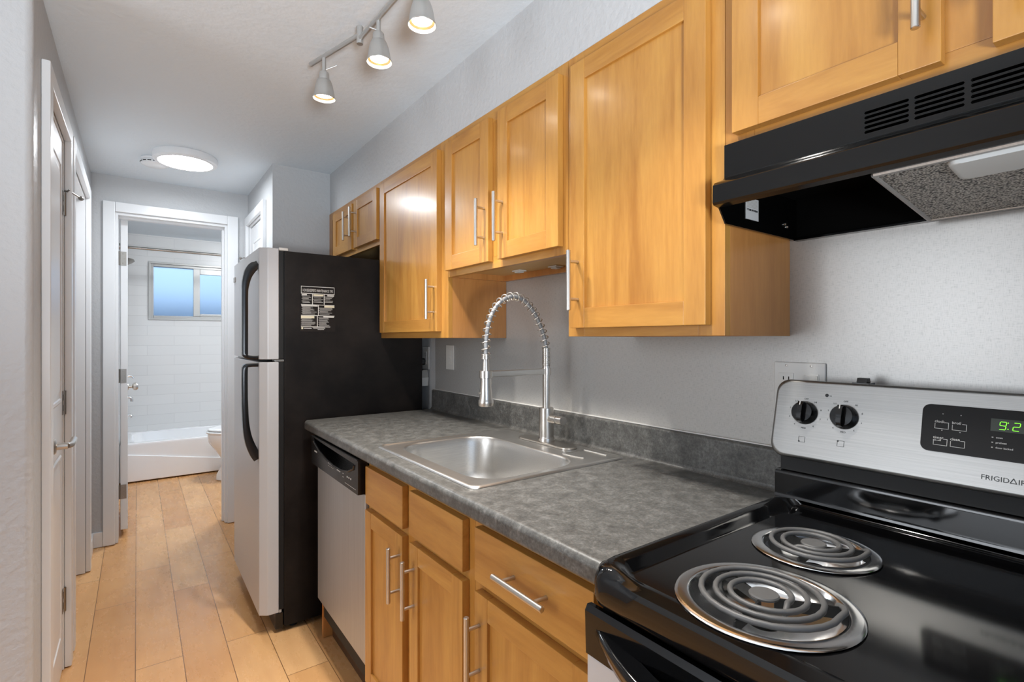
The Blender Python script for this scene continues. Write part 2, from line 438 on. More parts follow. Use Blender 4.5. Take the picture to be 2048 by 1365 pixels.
mb.box(-1.387, -1.327, y, YE, .004, 2.111, .004); mb.box(-.72, -.655, y, YE, .004, 2.111, .004); mb.box(-1.327, -.72, y, YE, 2.052, 2.111, .004)
mb.box(-1.327, -1.313, YE+.0005, YE+.118, .004, 2.052); mb.box(-.734, -.72, YE+.0005, YE+.118, .004, 2.052); mb.box(-1.313, -.734, YE+.0005, YE+.118, 2.036, 2.052)
mb.box(-.746, -.734, YE+.05, YE+.085, .004, 2.036); mb.box(-1.313, -.746, YE+.05, YE+.085, 2.024, 2.036)
struct(mb.build('trim_4', 'trim'))
struct(MB().box(XL, -1.387, YE-.014, YE, .002, .092, .003).build('baseboard_end', 'trim'))
struct(MB().box(XL, XL+.014, 3.642, YE-.014, .002, .092, .003).build('baseboard_left', 'trim'))
struct(MB().box(-.655, XR-.0005, YE-.014, YE, .002, .092, .003).build('baseboard_right', 'trim'))

# ------------------------------------------------------------------ doors
def raised_panel(mb, xf, sgn, y0, y1, z0, z1):
    """recessed moulding with a raised field, on a slab face at xf looking sgn*X; sits just in front of the slab"""
    prof = [(0, .0), (.006, .004), (.016, .0035), (.02, -.0005), (.03, -.0005), (.055, .004)]
    rg = []
    for ins, h in prof:
        rg.append([(xf+sgn*h, y0+ins, z0+ins), (xf+sgn*h, y1-ins, z0+ins), (xf+sgn*h, y1-ins, z1-ins), (xf+sgn*h, y0+ins, z1-ins)])
    mb.rings(rg, cap0=False)
def hinge(parent, x, y, z, sgn=1, h=.09):
    mb = MB(); mb.cyl((x+sgn*.004, y, z-h/2), (x+sgn*.004, y, z+h/2), .0058, seg=12)
    mb.box(x-.002, x+sgn*.002, y-.028, y-.004, z-h/2, z+h/2); mb.box(x-.002, x+sgn*.002, y+.004, y+.02, z-h/2, z+h/2)
    for k in (-1, 1): mb.box(x+sgn*.0022, x+sgn*.0034, y-.02, y-.008, z+k*.02-.011, z+k*.02+.011)
    return mb.build('hinge', 'hinge', parent)
XD = -1.447
mb = MB(); mb.box(XD-.035, XD, 2.073, 2.576, .012, 2.012, .0015)
raised_panel(mb, XD, 1, 2.19, 2.505, 1.03, 1.925); raised_panel(mb, XD, 1, 2.19, 2.505, .15, .84)
d1 = tag(struct(mb.build('door_1', 'door', loc=(XD, 2.576, 0))))
for z in (1.785, 1.024, .27): hinge(d1, XD, 2.586, z)
mb = MB(); mb.lathe([(0, 0), (.026, 0), (.026, .006), (.022, .01), (.012, .012), (.011, .04)], (XD, 2.285, .905), (1, 0, 0), 24)
mb.tube([(XD+.038, 2.283, .905), (XD+.046, 2.296, .905), (XD+.048, 2.33, .907), (XD+.047, 2.40, .909)], [.009, .01, .0105, .0095], 12)
mb.build('lever_handle', 'nickel', d1)
mb = MB(); mb.tube([(XD+.006, 2.586, 1.835), (XD+.02, 2.60, 1.838), (XD+.047, 2.655, 1.829)], .003, 8)
mb.tube([(XD+.008, 2.60, 1.832), (XD+.02, 2.57, 1.838), (XD+.022, 2.55, 1.836)], .0028, 8)
mb.lathe([(0, 0), (.008, 0), (.009, .007), (.007, .012), (0, .012)], (XD+.046, 2.652, 1.829), (.35, .9, -.1), 12)
mb.build('door_stop', 'hinge', d1)
X2 = XL-.085
mb = MB(); mb.box(X2-.018, X2, 2.777, 3.568, .012, 2.014, .0015)
raised_panel(mb, X2, 1, 2.89, 3.455, 1.03, 1.915); raised_panel(mb, X2, 1, 2.89, 3.455, .15, .84)
struct(mb.build('door_2', 'door', loc=(X2, 3.568, 0)))
X3 = XR+.012
mb = MB(); mb.box(X3, X3+.035, 3.417, 3.912, .012, 2.034, .0015)
raised_panel(mb, X3, -1, 3.50, 3.83, 1.03, 1.93); raised_panel(mb, X3, -1, 3.50, 3.83, .15, .84)
d3 = struct(mb.build('door_3', 'door', loc=(X3, 3.912, 0)))
hinge(d3, X3, 3.924, 1.78, -1)
mb = MB(); mb.tube([(X3-.006, 3.924, 1.828), (X3-.04, 3.94, 1.83), (X3-.062, 3.925, 1.822)], .003, 8); mb.lathe([(0, 0), (.008, 0), (.009, .007), (.006, .012), (0, .012)], (X3-.062, 3.925, 1.822), (-.8, -.4, -.1), 12)
mb.build('door_stop', 'hinge', d3)
# bathroom door swung open into the bathroom, seen edge on
mb = MB(); yA, yB = YE+.124, YE+.72
quad = [(-1.304, yA), (-1.267, yA), (-1.281, yB), (-1.318, yB)]
mb.prism(quad, 'z', .045, 2.03, .0015)
d4 = struct(mb.build('door_4', 'door', loc=(-1.304, yA, 0)))
for z in (1.782, 1.03, .288):
    mb = MB(); mb.box(-1.3085, -1.274, yA-.003, yA, z-.044, z+.044); mb.cyl((-1.309, yA-.004, z-.044), (-1.309, yA-.004, z+.044), .0055, seg=10)
    for dx, dz in ((-.292, .03), (-.284, 0), (-.292, -.03)): mb.lathe([(0, 0), (.0035, 0), (.0025, .001), (0, .001)], (-1+dx, yA-.003, z+dz), (0, -1, 0), 8)
    mb.build('hinge', 'hinge', d4)
mb = MB(); mb.lathe([(0, 0), (.026, 0), (.022, .01), (.011, .012), (.011, .03), (.026, .04), (.028, .055), (.02, .066), (0, .068)], (-1.279, yB-.07, .92), (1, 0, 0), 24)
mb.build('door_knob', 'nickel', d4)

# ------------------------------------------------------------------ bathroom
w1 = struct(window_frame_x('window_1', WX0, WX1, YB+.012, WZ0, WZ1, .03)); w1.data.materials.clear(); w1.data.materials.append(M['alu'])
mb = MB(); mb.box(WX0-.014, WX1+.014, YB-.012, YB-.0005, WZ0-.014, WZ0+.004, .002); mb.box(WX0-.014, WX1+.014, YB-.012, YB-.0005, WZ1-.004, WZ1+.014, .002); mb.box(WX0-.014, WX0+.004, YB-.012, YB-.0005, WZ0, WZ1, .002); mb.box(WX1-.004, WX1+.014, YB-.012, YB-.0005, WZ0, WZ1, .002)
mb.build('window_trim', 'alu', w1)
mb = MB(); mb.box(-.742, -.682, YB+.004, YB+.03, WZ0+.03, WZ1-.03, .003)
mb.box(-.682, WX1-.03, YB+.006, YB+.03, WZ0+.03, WZ0+.055, .003); mb.box(-.682, WX1-.03, YB+.006, YB+.03, WZ1-.085, WZ1-.03, .003)
mb.build('window_sash', 'alu', w1)
MB().box(WX0+.03, -.742, YB+.04, YB+.044, WZ0+.03, WZ1-.03).build('window_pane', 'frost', w1)
MB().box(-.682, WX1-.03, YB+.018, YB+.022, WZ0+.055, WZ1-.085).build('window_pane', 'frost', w1)
struct(MB().box(-4.5, 3.5, 8.4, 8.46, 0, 1.72).build('wall_outdoor', 'fence'))
struct(MB().box(-6, 5, 6.5, 14, -.08, -.02).build('floor', 'fence'))
# bathtub
t = thing('bathtub', 'white built-in bathtub below the frosted bathroom window', 'bathtub', (-.56, 5.94, 0))
X0, X1, Y0, Y1 = -1.343, .298, 5.575, 6.298
mb = MB(); rg = []
for ins, z, r in ((0, .012, .01), (0, .325, .01), (.004, .34, .012), (.012, .345, .02), (.07, .345, .06), (.085, .335, .08), (.11, .2, .1), (.15, .09, .12), (.2, .08, .1)):
    rg.append([(x, y, z) for x, y in rrect(X0+ins, X1-ins, Y0+ins, Y1-ins*.9, r, 5)])
mb.rings(rg, cap0=True, cap1=True); mb.build('tub_shell', 'porcelain', t, ang=50)
mb = MB(); mb.prism([(X0+.003, .262), (-.30, .085), (X1-.003, .085), (X1-.003, .012), (X0+.003, .012)], 'y', Y0-.012, Y0+.003, .006, 3)
mb.build('apron_panel', 'porcelain', t, ang=50)
# shower rod
mb = MB(); mb.cyl((-1.345, 5.62, 2.076), (.3, 5.62, 2.076), .0125, seg=16); mb.lathe([(0, 0), (.03, 0), (.028, .008), (.014, .014), (0, .014)], (-1.345, 5.62, 2.076), (1, 0, 0), 20)
tag(mb.build('shower_rod', 'rod', loc=(-.52, 5.62, 2.076)), 'straight metal shower curtain rod above the bathtub', 'rod')
mb = MB(); mb.prism([(-1.345, 2.045), (-1.245, 2.02), (-1.235, 2.0), (-1.25, 1.985), (-1.345, 1.93)], 'y', 5.98, 5.995, .003)
tag(mb.build('shower_fixture', 'rod', loc=(-1.345, 5.985, 1.98)), 'small metal shower head jutting out past the open bathroom door', 'shower head')
v = thing('tub_valve', 'chrome tub valve handle and spout on the wall behind the open bathroom door', 'tap', (-1.345, 5.95, .8))
mb = MB(); mb.lathe([(0, 0), (.05, 0), (.045, .008), (.02, .012), (.018, .05), (0, .052)], (-1.345, 5.95, .915), (1, 0, 0), 20); mb.tube([(-1.3, 5.95, .915), (-1.262, 5.95, .918), (-1.245, 5.95, .90)], [.012, .011, .007], 10); mb.build('valve_handle', 'chrome', v)
mb = MB(); mb.tube([(-1.345, 5.95, .72), (-1.28, 5.95, .72), (-1.262, 5.95, .71), (-1.258, 5.95, .68)], [.018, .017, .014, .012], 12); mb.build('diverter', 'chrome', v)
mb = MB(); mb.tube([(-1.345, 5.95, .55), (-1.27, 5.95, .55), (-1.256, 5.95, .535)], [.02, .018, .015], 12); mb.build('spout', 'chrome', v)
# toilet, facing left, mostly hidden behind the door jamb
t = thing('toilet', 'white toilet showing past the right door jamb', 'toilet', (-.3, 5.25, 0))
YT = 5.25
def oval(cx, cy, ax, ay, z, n=28, egg=.0):
    return [(cx+ax*math.cos(2*PI*k/n)*(1 if math.cos(2*PI*k/n) > 0 else 1+egg), cy+ay*math.sin(2*PI*k/n), z) for k in range(n)]
mb = MB(); mb.rings([oval(-.44, YT, .21, .105, .004), oval(-.44, YT, .205, .10, .05), oval(-.42, YT, .17, .085, .16), oval(-.45, YT, .20, .13, .26), oval(-.47, YT, .235, .17, .34), oval(-.47, YT, .245, .18, .405), oval(-.47, YT, .24, .178, .42)]); mb.build('bowl', 'porcelain', t, ang=60)
mb = MB(); mb.rings([oval(-.47, YT, .25, .185, .422), oval(-.47, YT, .257, .19, .43), oval(-.47, YT, .257, .19, .438), oval(-.47, YT, .25, .185, .444)]); mb.build('seat', 'porcelain', t, ang=60)
mb = MB(); mb.rings([oval(-.465, YT, .245, .18, .447), oval(-.465, YT, .25, .185, .455), oval(-.465, YT, .245, .18, .465), oval(-.46, YT, .2, .14, .472)]); mb.build('lid', 'porcelain', t, ang=60)
MB().box(-.215, .0, YT-.22, YT+.22, .40, .74, .02, 3).build('tank', 'porcelain', t)
MB().box(-.225, .01, YT-.23, YT+.23, .742, .775, .012, 3).build('tank_lid', 'porcelain', t)

# ------------------------------------------------------------------ ceiling fittings
t = thing('ceiling_light', 'round flat white ceiling light glowing in the hallway', 'ceiling light', (-1.003, 3.325, CZ))
mb = MB(); mb.lathe([(.0, -.0005), (.152, -.0005), (.155, -.012), (.152, -.034), (.145, -.04), (.128, -.0405)], (-1.003, 3.325, CZ), seg=48, cap=False); mb.build('housing', 'trim', t)
mb = MB(); mb.lathe([(.128, -.0402), (.06, -.0412), (.0, -.0414)], (-1.003, 3.325, CZ), seg=48, cap=False); mb.build('diffuser', 'hall_light', t)
t = thing('smoke_detector', 'round white smoke detector on the hallway ceiling beside the glowing light', 'smoke detector', (-1.14, 3.475, CZ))
mb = MB(); mb.lathe([(0, -.0005), (.062, -.0005), (.066, -.006), (.064, -.014)], (-1.14, 3.475, CZ), cap=False); mb.build('mounting_base', 'trim', t)
mb = MB(); mb.lathe([(.064, -.014), (.058, -.016), (.058, -.022), (.066, -.024), (.064, -.034), (.045, -.043), (0, -.044)], (-1.14, 3.475, CZ), cap=False); mb.build('cover', 'trim', t)
mb = MB()
for k in range(16):
    a = 2*PI*k/16; c, s_ = math.cos(a), math.sin(a)
    mb.cyl((-1.14+.0645*c-.009*s_, 3.475+.0645*s_+.009*c, CZ-.0275), (-1.14+.0645*c+.009*s_, 3.475+.0645*s_-.009*c, CZ-.0275), .0022, seg=6)
mb.build('vent_slots', 'dark', t)
tag(MB().lathe([(0, -.0005), (.15, -.0005), (.155, -.03), (.13, -.05), (0, -.055)], (-.25, 4.85, 2.315), seg=40, cap=False).build('ceiling_light', 'bath_fill', loc=(-.25, 4.85, 2.315)), 'round ceiling light added out of view to brighten the bathroom', 'ceiling light')  # added glowing disc, hidden from view, that brightens the bathroom

mb = MB(); mb.lathe([(0, .001), (.14, .001), (.14, .02), (.02, .035), (.012, .06), (.012, .90), (0, .90)], (-1.38, -1.05, 0), seg=32); a_ = (Vector((-0.95, 0.75, 2.275))-Vector((-1.35, -0.95, 1.05))).normalized(); mb.lathe([(0, -.14), (.04, -.13), (.09, -.02), (.11, .02), (.105, .02), (.085, -.02), (.035, -.115), (0, -.12)], Vector((-1.35, -.95, 1.05))-a_*.03, a_, 32)
tag(mb.build('fill_lamp', 'lamp_shade', loc=(-1.38, -1.05, 0)), 'metal floor lamp with upturned head, added unseen to brighten the kitchen ceiling', 'lamp')  # made-up lamp body around the ceiling fill spot

# ------------------------------------------------------------------ track light
tl = thing('track_light', 'brushed metal zigzag track light with glowing spot heads on the kitchen ceiling', 'track light', (-.62, 1.18, CZ))
RZ = 2.228
ja, jb = (-.649, 1.587), (-.612, .80)
MB().cyl((-.726, 1.862, RZ+.006), (ja[0], ja[1], RZ+.006), .0075, seg=14).build('rail', 'lamp_shade', tl)
MB().cyl((ja[0], ja[1], RZ-.008), (jb[0], jb[1], RZ-.008), .0075, seg=14).build('rail', 'lamp_shade', tl)
MB().cyl((jb[0], jb[1], RZ+.006), (-.70, .53, RZ+.006), .0075, seg=14).build('rail', 'lamp_shade', tl)
for j in (ja, jb): MB().lathe([(0, -.024), (.010, -.024), (.0105, -.022), (.0105, .03), (.009, .032), (0, .032)], (j[0], j[1], RZ), seg=18).build('joint', 'lamp_shade', tl)
mb = MB(); mb.lathe([(0, 0), (.06, 0), (.062, -.006), (.058, -.02), (.012, -.024), (.012, -.05), (0, -.05)], (-.63, 1.19, CZ-.0005), seg=32); mb.build('canopy', 'lamp_shade', tl)
def head(x, y, tilt, lever):
    a = Vector(tilt).normalized(); top = Vector((x, y, 2.178))
    mb = MB(); mb.cyl((x, y, RZ), (x, y, 2.180), .0068, seg=12); mb.cyl(top+Vector((0, 0, .008)), top+Vector(lever), .0022, seg=8); h = mb.build('spot_stem', 'lamp_shade', tl)
    mb = MB(); mb.lathe([(0, -.002), (.013, -.002), (.0165, .003), (.0175, .02), (.0178, .024), (.0215, .0255), (.0245, .032), (.0288, .046), (.0318, .062), (.0338, .077), (.0375, .086), (.0362, .088), (.0335, .082), (.0325, .078)], top, a, 32, cap=False); mb.build('spot_shade', 'lamp_shade', tl, ang=50)
    mb = MB(); mb.lathe([(.0328, .0800), (.0265, .0760)], top, a, 32, cap=False); mb.build('bulb_rim', 'reflector', tl)
    mb = MB(); mb.lathe([(.0265, .0755), (.014, .078), (0, .079)], top, a, 28, cap=False); mb.build('bulb', 'bulb', tl)
    p = top+a*.095
    L = lamp('spot_light', 'SPOT', p, SPOT_W, SPOT_COL, spot_size=R(100), spot_blend=1.0, shadow_soft_size=.022)
    L.rotation_euler = Vector((0, 0, -1)).rotation_difference(a).to_euler()
head(-.704, 1.781, (.02, .05, -1), (.038, -.014, .03))
head(-.640, 1.455, (.02, -.03, -1), (-.024, .01, .014))
head(-.618, 1.215, (.02, 0, -1), (-.024, .01, .014))
head(-.668, .645, (.02, -.05, -1), (-.024, .01, .014))

# ------------------------------------------------------------------ wall cabinets
XF, XDR = -.272, -.292
def wall_cab(y0, y1, zb, label, doors, zt=2.0275, frame_mid=()):
    c = thing('wall_cabinet', label, 'cabinet', (-.136, (y0+y1)/2, zb), 'maple wall cabinets')
    mb = MB(); e = .0004; y0 += e; y1 -= e
    s_ = .016
    mb.box(XF+.019, -.002, y0, y0+s_, zb, zt-.001, .0006); mb.box(XF+.019, -.002, y1-s_, y1, zb, zt-.001, .0006)
    mb.box(XF+.019, -.002, y0+s_, y1-s_, zt-s_, zt-.001); mb.box(-.008, -.002, y0+s_, y1-s_, zb+.001, zt-s_); mb.box(-.022, -.008, y0+s_, y1-s_, zb, zb+.022)
    mb.box(XF+.019, -.022, y0+s_, y1-s_, zb+.022, zb+.034, mi=1)
    mb.build('carcass', ['maple_side', 'cab_under'], c)
    mb = MB(); w = .06
    mb.box(XF, XF+.019, y0, y0+w, zb, zt-.001, .0008); mb.box(XF, XF+.019, y1-w, y1, zb, zt-.001, .0008)
    mb.box(XF, XF+.019, y0+w, y1-w, zb, zb+.038, .0008, mi=1); mb.box(XF, XF+.019, y0+w, y1-w, zt-.046, zt-.001, .0008, mi=1)
    for a, d in frame_mid: mb.box(XF-.0003, XF+.0187, a, d, zb+.038, zt-.046, .0008)
    mb.build('face_frame', ['maple', 'maple_rail'], c)
    for (a, d, z0, z1, hy, hz) in doors:
        dr = shaker(c, 'door', XDR, a, d, z0, z1)
        bar_handle(dr, (XDR, hy, hz-.0775), (XDR, hy, hz+.0775), OUT)
    return c
wall_cab(2.345, 3.166, 1.725, 'short maple wall cabinet with two doors above the refrigerator', [(2.360, 2.680, 1.749, 1.998, 2.648, 1.882), (2.716, 3.035, 1.749, 1.998, 2.748, 1.876)], frame_mid=((2.67, 2.73),))
wall_cab(1.690, 2.345, 1.271, 'tall single-door maple wall cabinet next to the refrigerator', [(1.745, 2.317, 1.296, 1.998, 1.768, 1.42)])
cc = wall_cab(1.0245, 1.690, 1.500, 'short maple wall cabinet with two doors above the sink faucet', [(1.390, 1.682, 1.522, 1.996, 1.413, 1.651), (1.046, 1.337, 1.522, 1.996, 1.309, 1.65)], frame_mid=((1.335, 1.392),))
wall_cab(.566, 1.0245, 1.274, 'tall single-door maple wall cabinet directly left of the range hood', [(.597, .997, 1.296, 1.992, .968, 1.419)])
wall_cab(-.205, .566, 1.645, 'maple wall cabinet with two doors above the black range hood', [(.222, .541, 1.666, 1.992, .243, 1.788), (-.152, .168, 1.666, 1.992, .146, 1.788)], frame_mid=((.165, .225),))
for yy, xx in ((1.50, -.08), (1.335, -.046)):
    mb = MB(); mb.box(xx-.018, xx+.018, yy-.022, yy+.022, 1.5165, 1.5215, .002); mb.box(xx-.012, xx+.012, yy-.014, yy+.014, 1.512, 1.5165, .002)
    mb.build('mounting_clip', 'white_plastic', cc)

# ------------------------------------------------------------------ base cabinets
XB, XBD = -.60, -.62
def base_cab(y0, y1, label, mid=()):
    c = thing('base_cabinet', label, 'cabinet', (-.3, (y0+y1)/2, 0), 'maple base cabinets')
    e = .0004; y0 += e; y1 -= e; mb = MB(); s_ = .016
    mb.box(XB+.019, -.01, y0, y0+s_, .105, .870); mb.box(XB+.019, -.01, y1-s_, y1, .105, .870); mb.box(XB+.019, -.01, y0+s_, y1-s_, .105, .121); mb.box(-.018, -.01, y0+s_, y1-s_, .121, .87)
    mb.build('carcass', 'maple_side', c)
    mb = MB(); w = .042
    mb.box(XB, XB+.019, y0, y0+w, .105, .871, .0008); mb.box(XB, XB+.019, y1-w, y1, .105, .871, .0008)
    for z0, z1 in ((.105, .175), (.70, .745), (.835, .871)): mb.box(XB, XB+.019, y0+w, y1-w, z0, z1, .0008, mi=1)
    for a, d in mid: mb.box(XB-.0003, XB+.0187, a, d, .175, .835, .0008)
    mb.build('face_frame', ['maple', 'maple_rail'], c)
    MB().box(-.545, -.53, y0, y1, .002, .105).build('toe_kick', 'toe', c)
    return c
c = base_cab(.98, 1.636, 'maple sink base cabinet beside the dishwasher with two false drawer fronts', ((1.275, 1.34),))
for a, d in ((1.332, 1.619), (1.004, 1.287)): MB().box(XBD, XBD+.0195, a, d, .732, .853, .0025).build('drawer_front', 'maple_rail', c)
for a, d, hy, hz in ((1.332, 1.621, 1.351, .604), (1.004, 1.285, 1.258, .598)):
    dr = shaker(c, 'door', XBD, a, d, .150, .712, .05); bar_handle(dr, (XBD, hy, hz-.0775), (XBD, hy, hz+.0775), OUT)
c = base_cab(.562, .98, 'maple drawer base cabinet beside the black range')
dr = MB().box(XBD, XBD+.0195, .588, .952, .736, .854, .0025).build('drawer', 'maple_rail', c); bar_handle(dr, (XBD, .679, .797), (XBD, .834, .797), OUT)
dr = shaker(c, 'door', XBD, .588, .952, .150, .713, .05); bar_handle(dr, (XBD, .932, .518), (XBD, .932, .673), OUT)
tag(MB().box(-.585, -.02, 2.205, 2.223, .002, .870, .001).build('end_panel', 'maple_side', loc=(-.3, 2.214, 0)), 'narrow wooden support panel between dishwasher and refrigerator', 'panel')

# ------------------------------------------------------------------ countertop with backsplash
ct = thing('countertop', 'dark grey slate laminate countertop with rolled front edge and low backsplash', 'countertop', (-.31, 1.44, .914))
YC0, YC1, ZT, ZB_ = .566, 2.31, .914, .873
prof = []
for k in range(7):
    t_ = R(90+90*k/6); prof.append((-.620+.014*math.cos(t_), ZT-.014+.014*math.sin(t_)))
for k in range(5):
    t_ = R(180+90*k/4); prof.append((-.625+.009*math.cos(t_), ZB_+.009+.009*math.sin(t_)))
mb = MB()
mb.prism(prof+[(-.572, ZB_), (-.572, ZT)], 'y', YC0, YC1)
mb.box(-.572, -.078, YC0, 1.028, ZB_, ZT); mb.box(-.572, -.078, 1.588, YC1, ZB_, ZT); mb.box(-.078, -.0, YC0, YC1, ZB_, ZT)
bmesh.ops.remove_doubles(mb.bm, verts=mb.bm.verts, dist=.0002)
mb.build('worktop', 'counter', ct)
bp = []
for k in range(6):
    t_ = R(180-90*k/5); bp.append((-.012+.008*math.cos(t_), 1.0035+.008*math.sin(t_)))
mb = MB(); mb.prism([(-.032, ZT), (-.026, ZT+.003), (-.0205, ZT+.012), (-.020, 1.0)]+bp+[(-.0008, 1.0115), (-.0008, ZT)], 'y', YC0, YC1); mb.build('backsplash', 'counter', ct)
MB().box(-.011, -.0018, YC0, 2.306, 1.0117, 1.0152, .0012).build('caulk_line', 'white_plastic', ct)

# ------------------------------------------------------------------ sink
sk = thing('sink', 'single bowl stainless steel drop-in sink in the grey countertop', 'sink', (-.32, 1.306, .914))
mb = MB(); rg = []
SX0, SX1, SY0, SY1 = -.589, -.054, 1.010, 1.604
BX0, BX1, BY0, BY1 = -.540, -.198, 1.045, 1.568
for ins, z, r in ((0, .9146, .022), (.002, .9185, .022), (.006, .9205, .022), (.011, .9195, .02), (.015, .9172, .018)):
    rg.append([(x, y, z) for x, y in rrect(SX0+ins, SX1-ins, SY0+ins, SY1-ins, r, 8)])
for ins, z, r in ((-.004, .9172, .092), (0, .9162, .09), (.004, .911, .088), (.008, .89, .086), (.018, .80, .08), (.03, .765, .074), (.055, .748, .06), (.12, .743, .04)):
    rg.append([(x, y, z) for x, y in rrect(BX0+ins, BX1-ins, BY0+ins, BY1-ins, r, 8)])
mb.rings(rg, cap0=False, cap1=True); mb.build('basin', 'sink_steel', sk, ang=60)
mb = MB(); mb.lathe([(.044, .0005), (.04, .002), (.03, -.001), (.028, -.004), (0, -.005)], (-.369, 1.306, .7435), seg=28, cap=False); mb.build('drain', 'chrome', sk)
mb = MB(); mb.tube([(-.175, 1.155, .9178), (-.172, 1.10, .9182), (-.166, 1.075, .9186)], .0018, 6); mb.tube([(-.085, 1.155, .9178), (-.085, 1.06, .9182)], .0018, 6); mb.tube([(-.166, 1.155, .9178), (-.09, 1.155, .9178)], .0018, 6)
mb.build('ledge_ridge', 'sink_steel', sk)

# ------------------------------------------------------------------ faucet
f = thing('faucet', 'tall brushed nickel spring kitchen faucet with pull-down sprayer behind the sink', 'faucet', (-.105, 1.312, .918))
FX, FY = -.108, 1.312
mb = MB(); dk = rrect(FX-.03, FX+.03, 1.178, 1.446, .0298, 8)
cent = lambda s_: [((x-FX)*s_+FX, (y-FY)*(1-(1-s_)*.25)+FY) for x, y in dk]
mb.rings([[(x, y, .9182) for x, y in dk], [(x, y, .9225) for x, y in dk], [(x, y, .9245) for x, y in cent(.9)]]); mb.build('deck_plate', 'nickel', f)
mb = MB(); mb.lathe([(0, .9246), (.0275, .9246), (.0275, .934), (.0255, .937), (.0245, .94), (.0245, 1.033), (.0235, 1.036), (0, 1.036)], (FX, FY, 0), seg=36); mb.build('valve_body', 'nickel', f)
mb = MB(); mb.lathe([(0, 1.036), (.0125, 1.036), (.0125, 1.176), (0, 1.176)], (FX, FY, 0), seg=24); mb.build('post', 'nickel', f)
mb = MB(); mb.cyl((FX, FY-.018, 1.0), (FX-.004, FY-.06, 1.002), .0135, seg=24); mb.cyl((FX-.004, FY-.0605, 1.002), (FX-.0045, FY-.066, 1.0022), .0125, seg=24); mb.cyl((FX-.0045, FY-.0662, 1.0022), (FX-.007, FY-.092, 1.003), .0138, seg=24); mb.build('lever_handle', 'nickel', f)
prof = [(0, 1.176)]
for k in range(17):
    z = 1.1765+k*.0036; prof += [(.0125, z), (.0142, z+.0009), (.0142, z+.0024), (.0125, z+.0033)]
prof.append((0, 1.2375))
MB().lathe(prof, (FX, FY, 0), seg=28).build('coil_sleeve', 'nickel', f, ang=25)
path = spline([(FX, FY, 1.232), (-.116, FY, 1.268), (-.131, FY, 1.305), (-.155, FY, 1.346), (-.184, FY, 1.378), (-.212, FY, 1.397), (-.243, FY, 1.404), (-.273, FY, 1.398), (-.302, FY, 1.380), (-.326, FY, 1.351), (-.342, FY, 1.313), (-.350, FY, 1.27), (-.352, FY, 1.235), (-.352, FY, 1.20)], 6)
MB().tube(path, .0064, 12).build('hose', 'hose_grey', f)
acc = [0]
for i in range(1, len(path)): acc.append(acc[-1]+(path[i]-path[i-1]).length)
def at(s_):
    for i in range(1, len(acc)):
        if acc[i] >= s_:
            k = (s_-acc[i-1])/(acc[i]-acc[i-1]); return path[i-1].lerp(path[i], k), (path[i]-path[i-1]).normalized()
    return path[-1], (path[-1]-path[-2]).normalized()
pts = []; L0, L1, turns, per = .006, acc[-1]-.008, 23, 16
for k in range(turns*per+1):
    s_ = L0+(L1-L0)*k/(turns*per); p, t_ = at(s_); n_ = Vector((0, 1, 0)); bn = t_.cross(n_)
    a = 2*PI*k/per; pts.append(p+(n_*math.cos(a)+bn*math.sin(a))*.0132)
MB().tube(pts, .0019, 6).build('spring', 'nickel', f, ang=80)
mb = MB()
prof = [(.0085, 1.204)]
for k in range(4):
    z = 1.2045+k*.0042; prof += [(.013, z), (.0148, z+.001), (.0148, z+.003), (.013, z+.004)]
prof.append((.0085, 1.222)); mb.lathe(prof, (-.352, FY, 0), seg=24); mb.build('spring_collar', 'nickel', f, ang=25)
mb = MB(); mb.lathe([(0, 1.155), (.0118, 1.155), (.0105, 1.19), (.009, 1.206), (0, 1.206)], (-.352, FY, 0), seg=24); mb.build('hose_end', 'nickel', f)
mb = MB(); mb.box(-.332, FX+.004, FY-.0075, FY+.0075, 1.1485, 1.168, .002); mb.lathe([(.0135, 1.147), (.0205, 1.147), (.0205, 1.169), (.0135, 1.169)], (-.352, FY, 0), seg=28, cap=False); mb.lathe([(.0128, 1.1475), (.0155, 1.1475), (.0155, 1.1695), (.0128, 1.1695)], (FX, FY, 0), seg=24, cap=False); mb.build('support_arm', 'nickel', f)
mb = MB(); mb.lathe([(0, 1.146), (.0165, 1.146), (.0178, 1.12), (.0208, 1.082), (.0235, 1.078), (.024, 1.07), (.0225, 1.061), (.017, 1.059), (0, 1.0595)], (-.352, FY, 0), seg=32); mb.box(-.377, -.372, FY-.003, FY+.003, 1.098, 1.104, .001); sh = mb.build('spray_head', 'nickel', f)

# ------------------------------------------------------------------ dishwasher
d = thing('dishwasher', 'stainless steel dishwasher with black control panel under the counter end', 'dishwasher', (-.33, 1.915, 0))
DY0, DY1 = 1.642, 2.192
MB().box(-.586, -.02, DY0+.003, DY1-.003, .10, .866).build('body', 'black_matte', d)
MB().box(-.612, -.587, DY0, DY1, .185, .752, .005, 3).build('door', 'steel_v', d)
cp = MB(); out_ = [(DY0, .754), (DY1, .754), (DY1, .870), (DY0, .870)]
pock = [(DY0+.035, .850), (DY1-.03, .862)]
bot = [(DY1-.05, .848), (DY1-.12, .826), (DY1-.21, .812), (DY1-.30, .806), (DY1-.39, .808), (DY1-.46, .818), (DY0+.04, .836)]
cp.plate(out_, [pock+bot], 'x', -.636, -.588)
ctl = cp.build('control_panel', 'black_plastic', d, ang=20)
mb = MB(); mb.tube([(-.637, y_, z_-.004) for y_, z_ in [(DY1-.04, .853)]+bot+[(DY0+.035, .85)]], .004, 8); mb.box(-.64, -.634, DY0, DY1, .865, .870, .002); mb.build('pocket_lip', 'black_plastic', ctl)
mb = MB()
for y_, z_, w_ in ((2.13, .808, .035),): mb.box(-.6366, -.6362, y_-w_/2, y_+w_/2, z_, z_+.006)
for k in range(4): mb.box(-.6366, -.6362, 1.955-k*.018, 1.963-k*.018, .797, .801); mb.box(-.6366, -.6362, 1.955-k*.018, 1.963-k*.018, .788, .789)
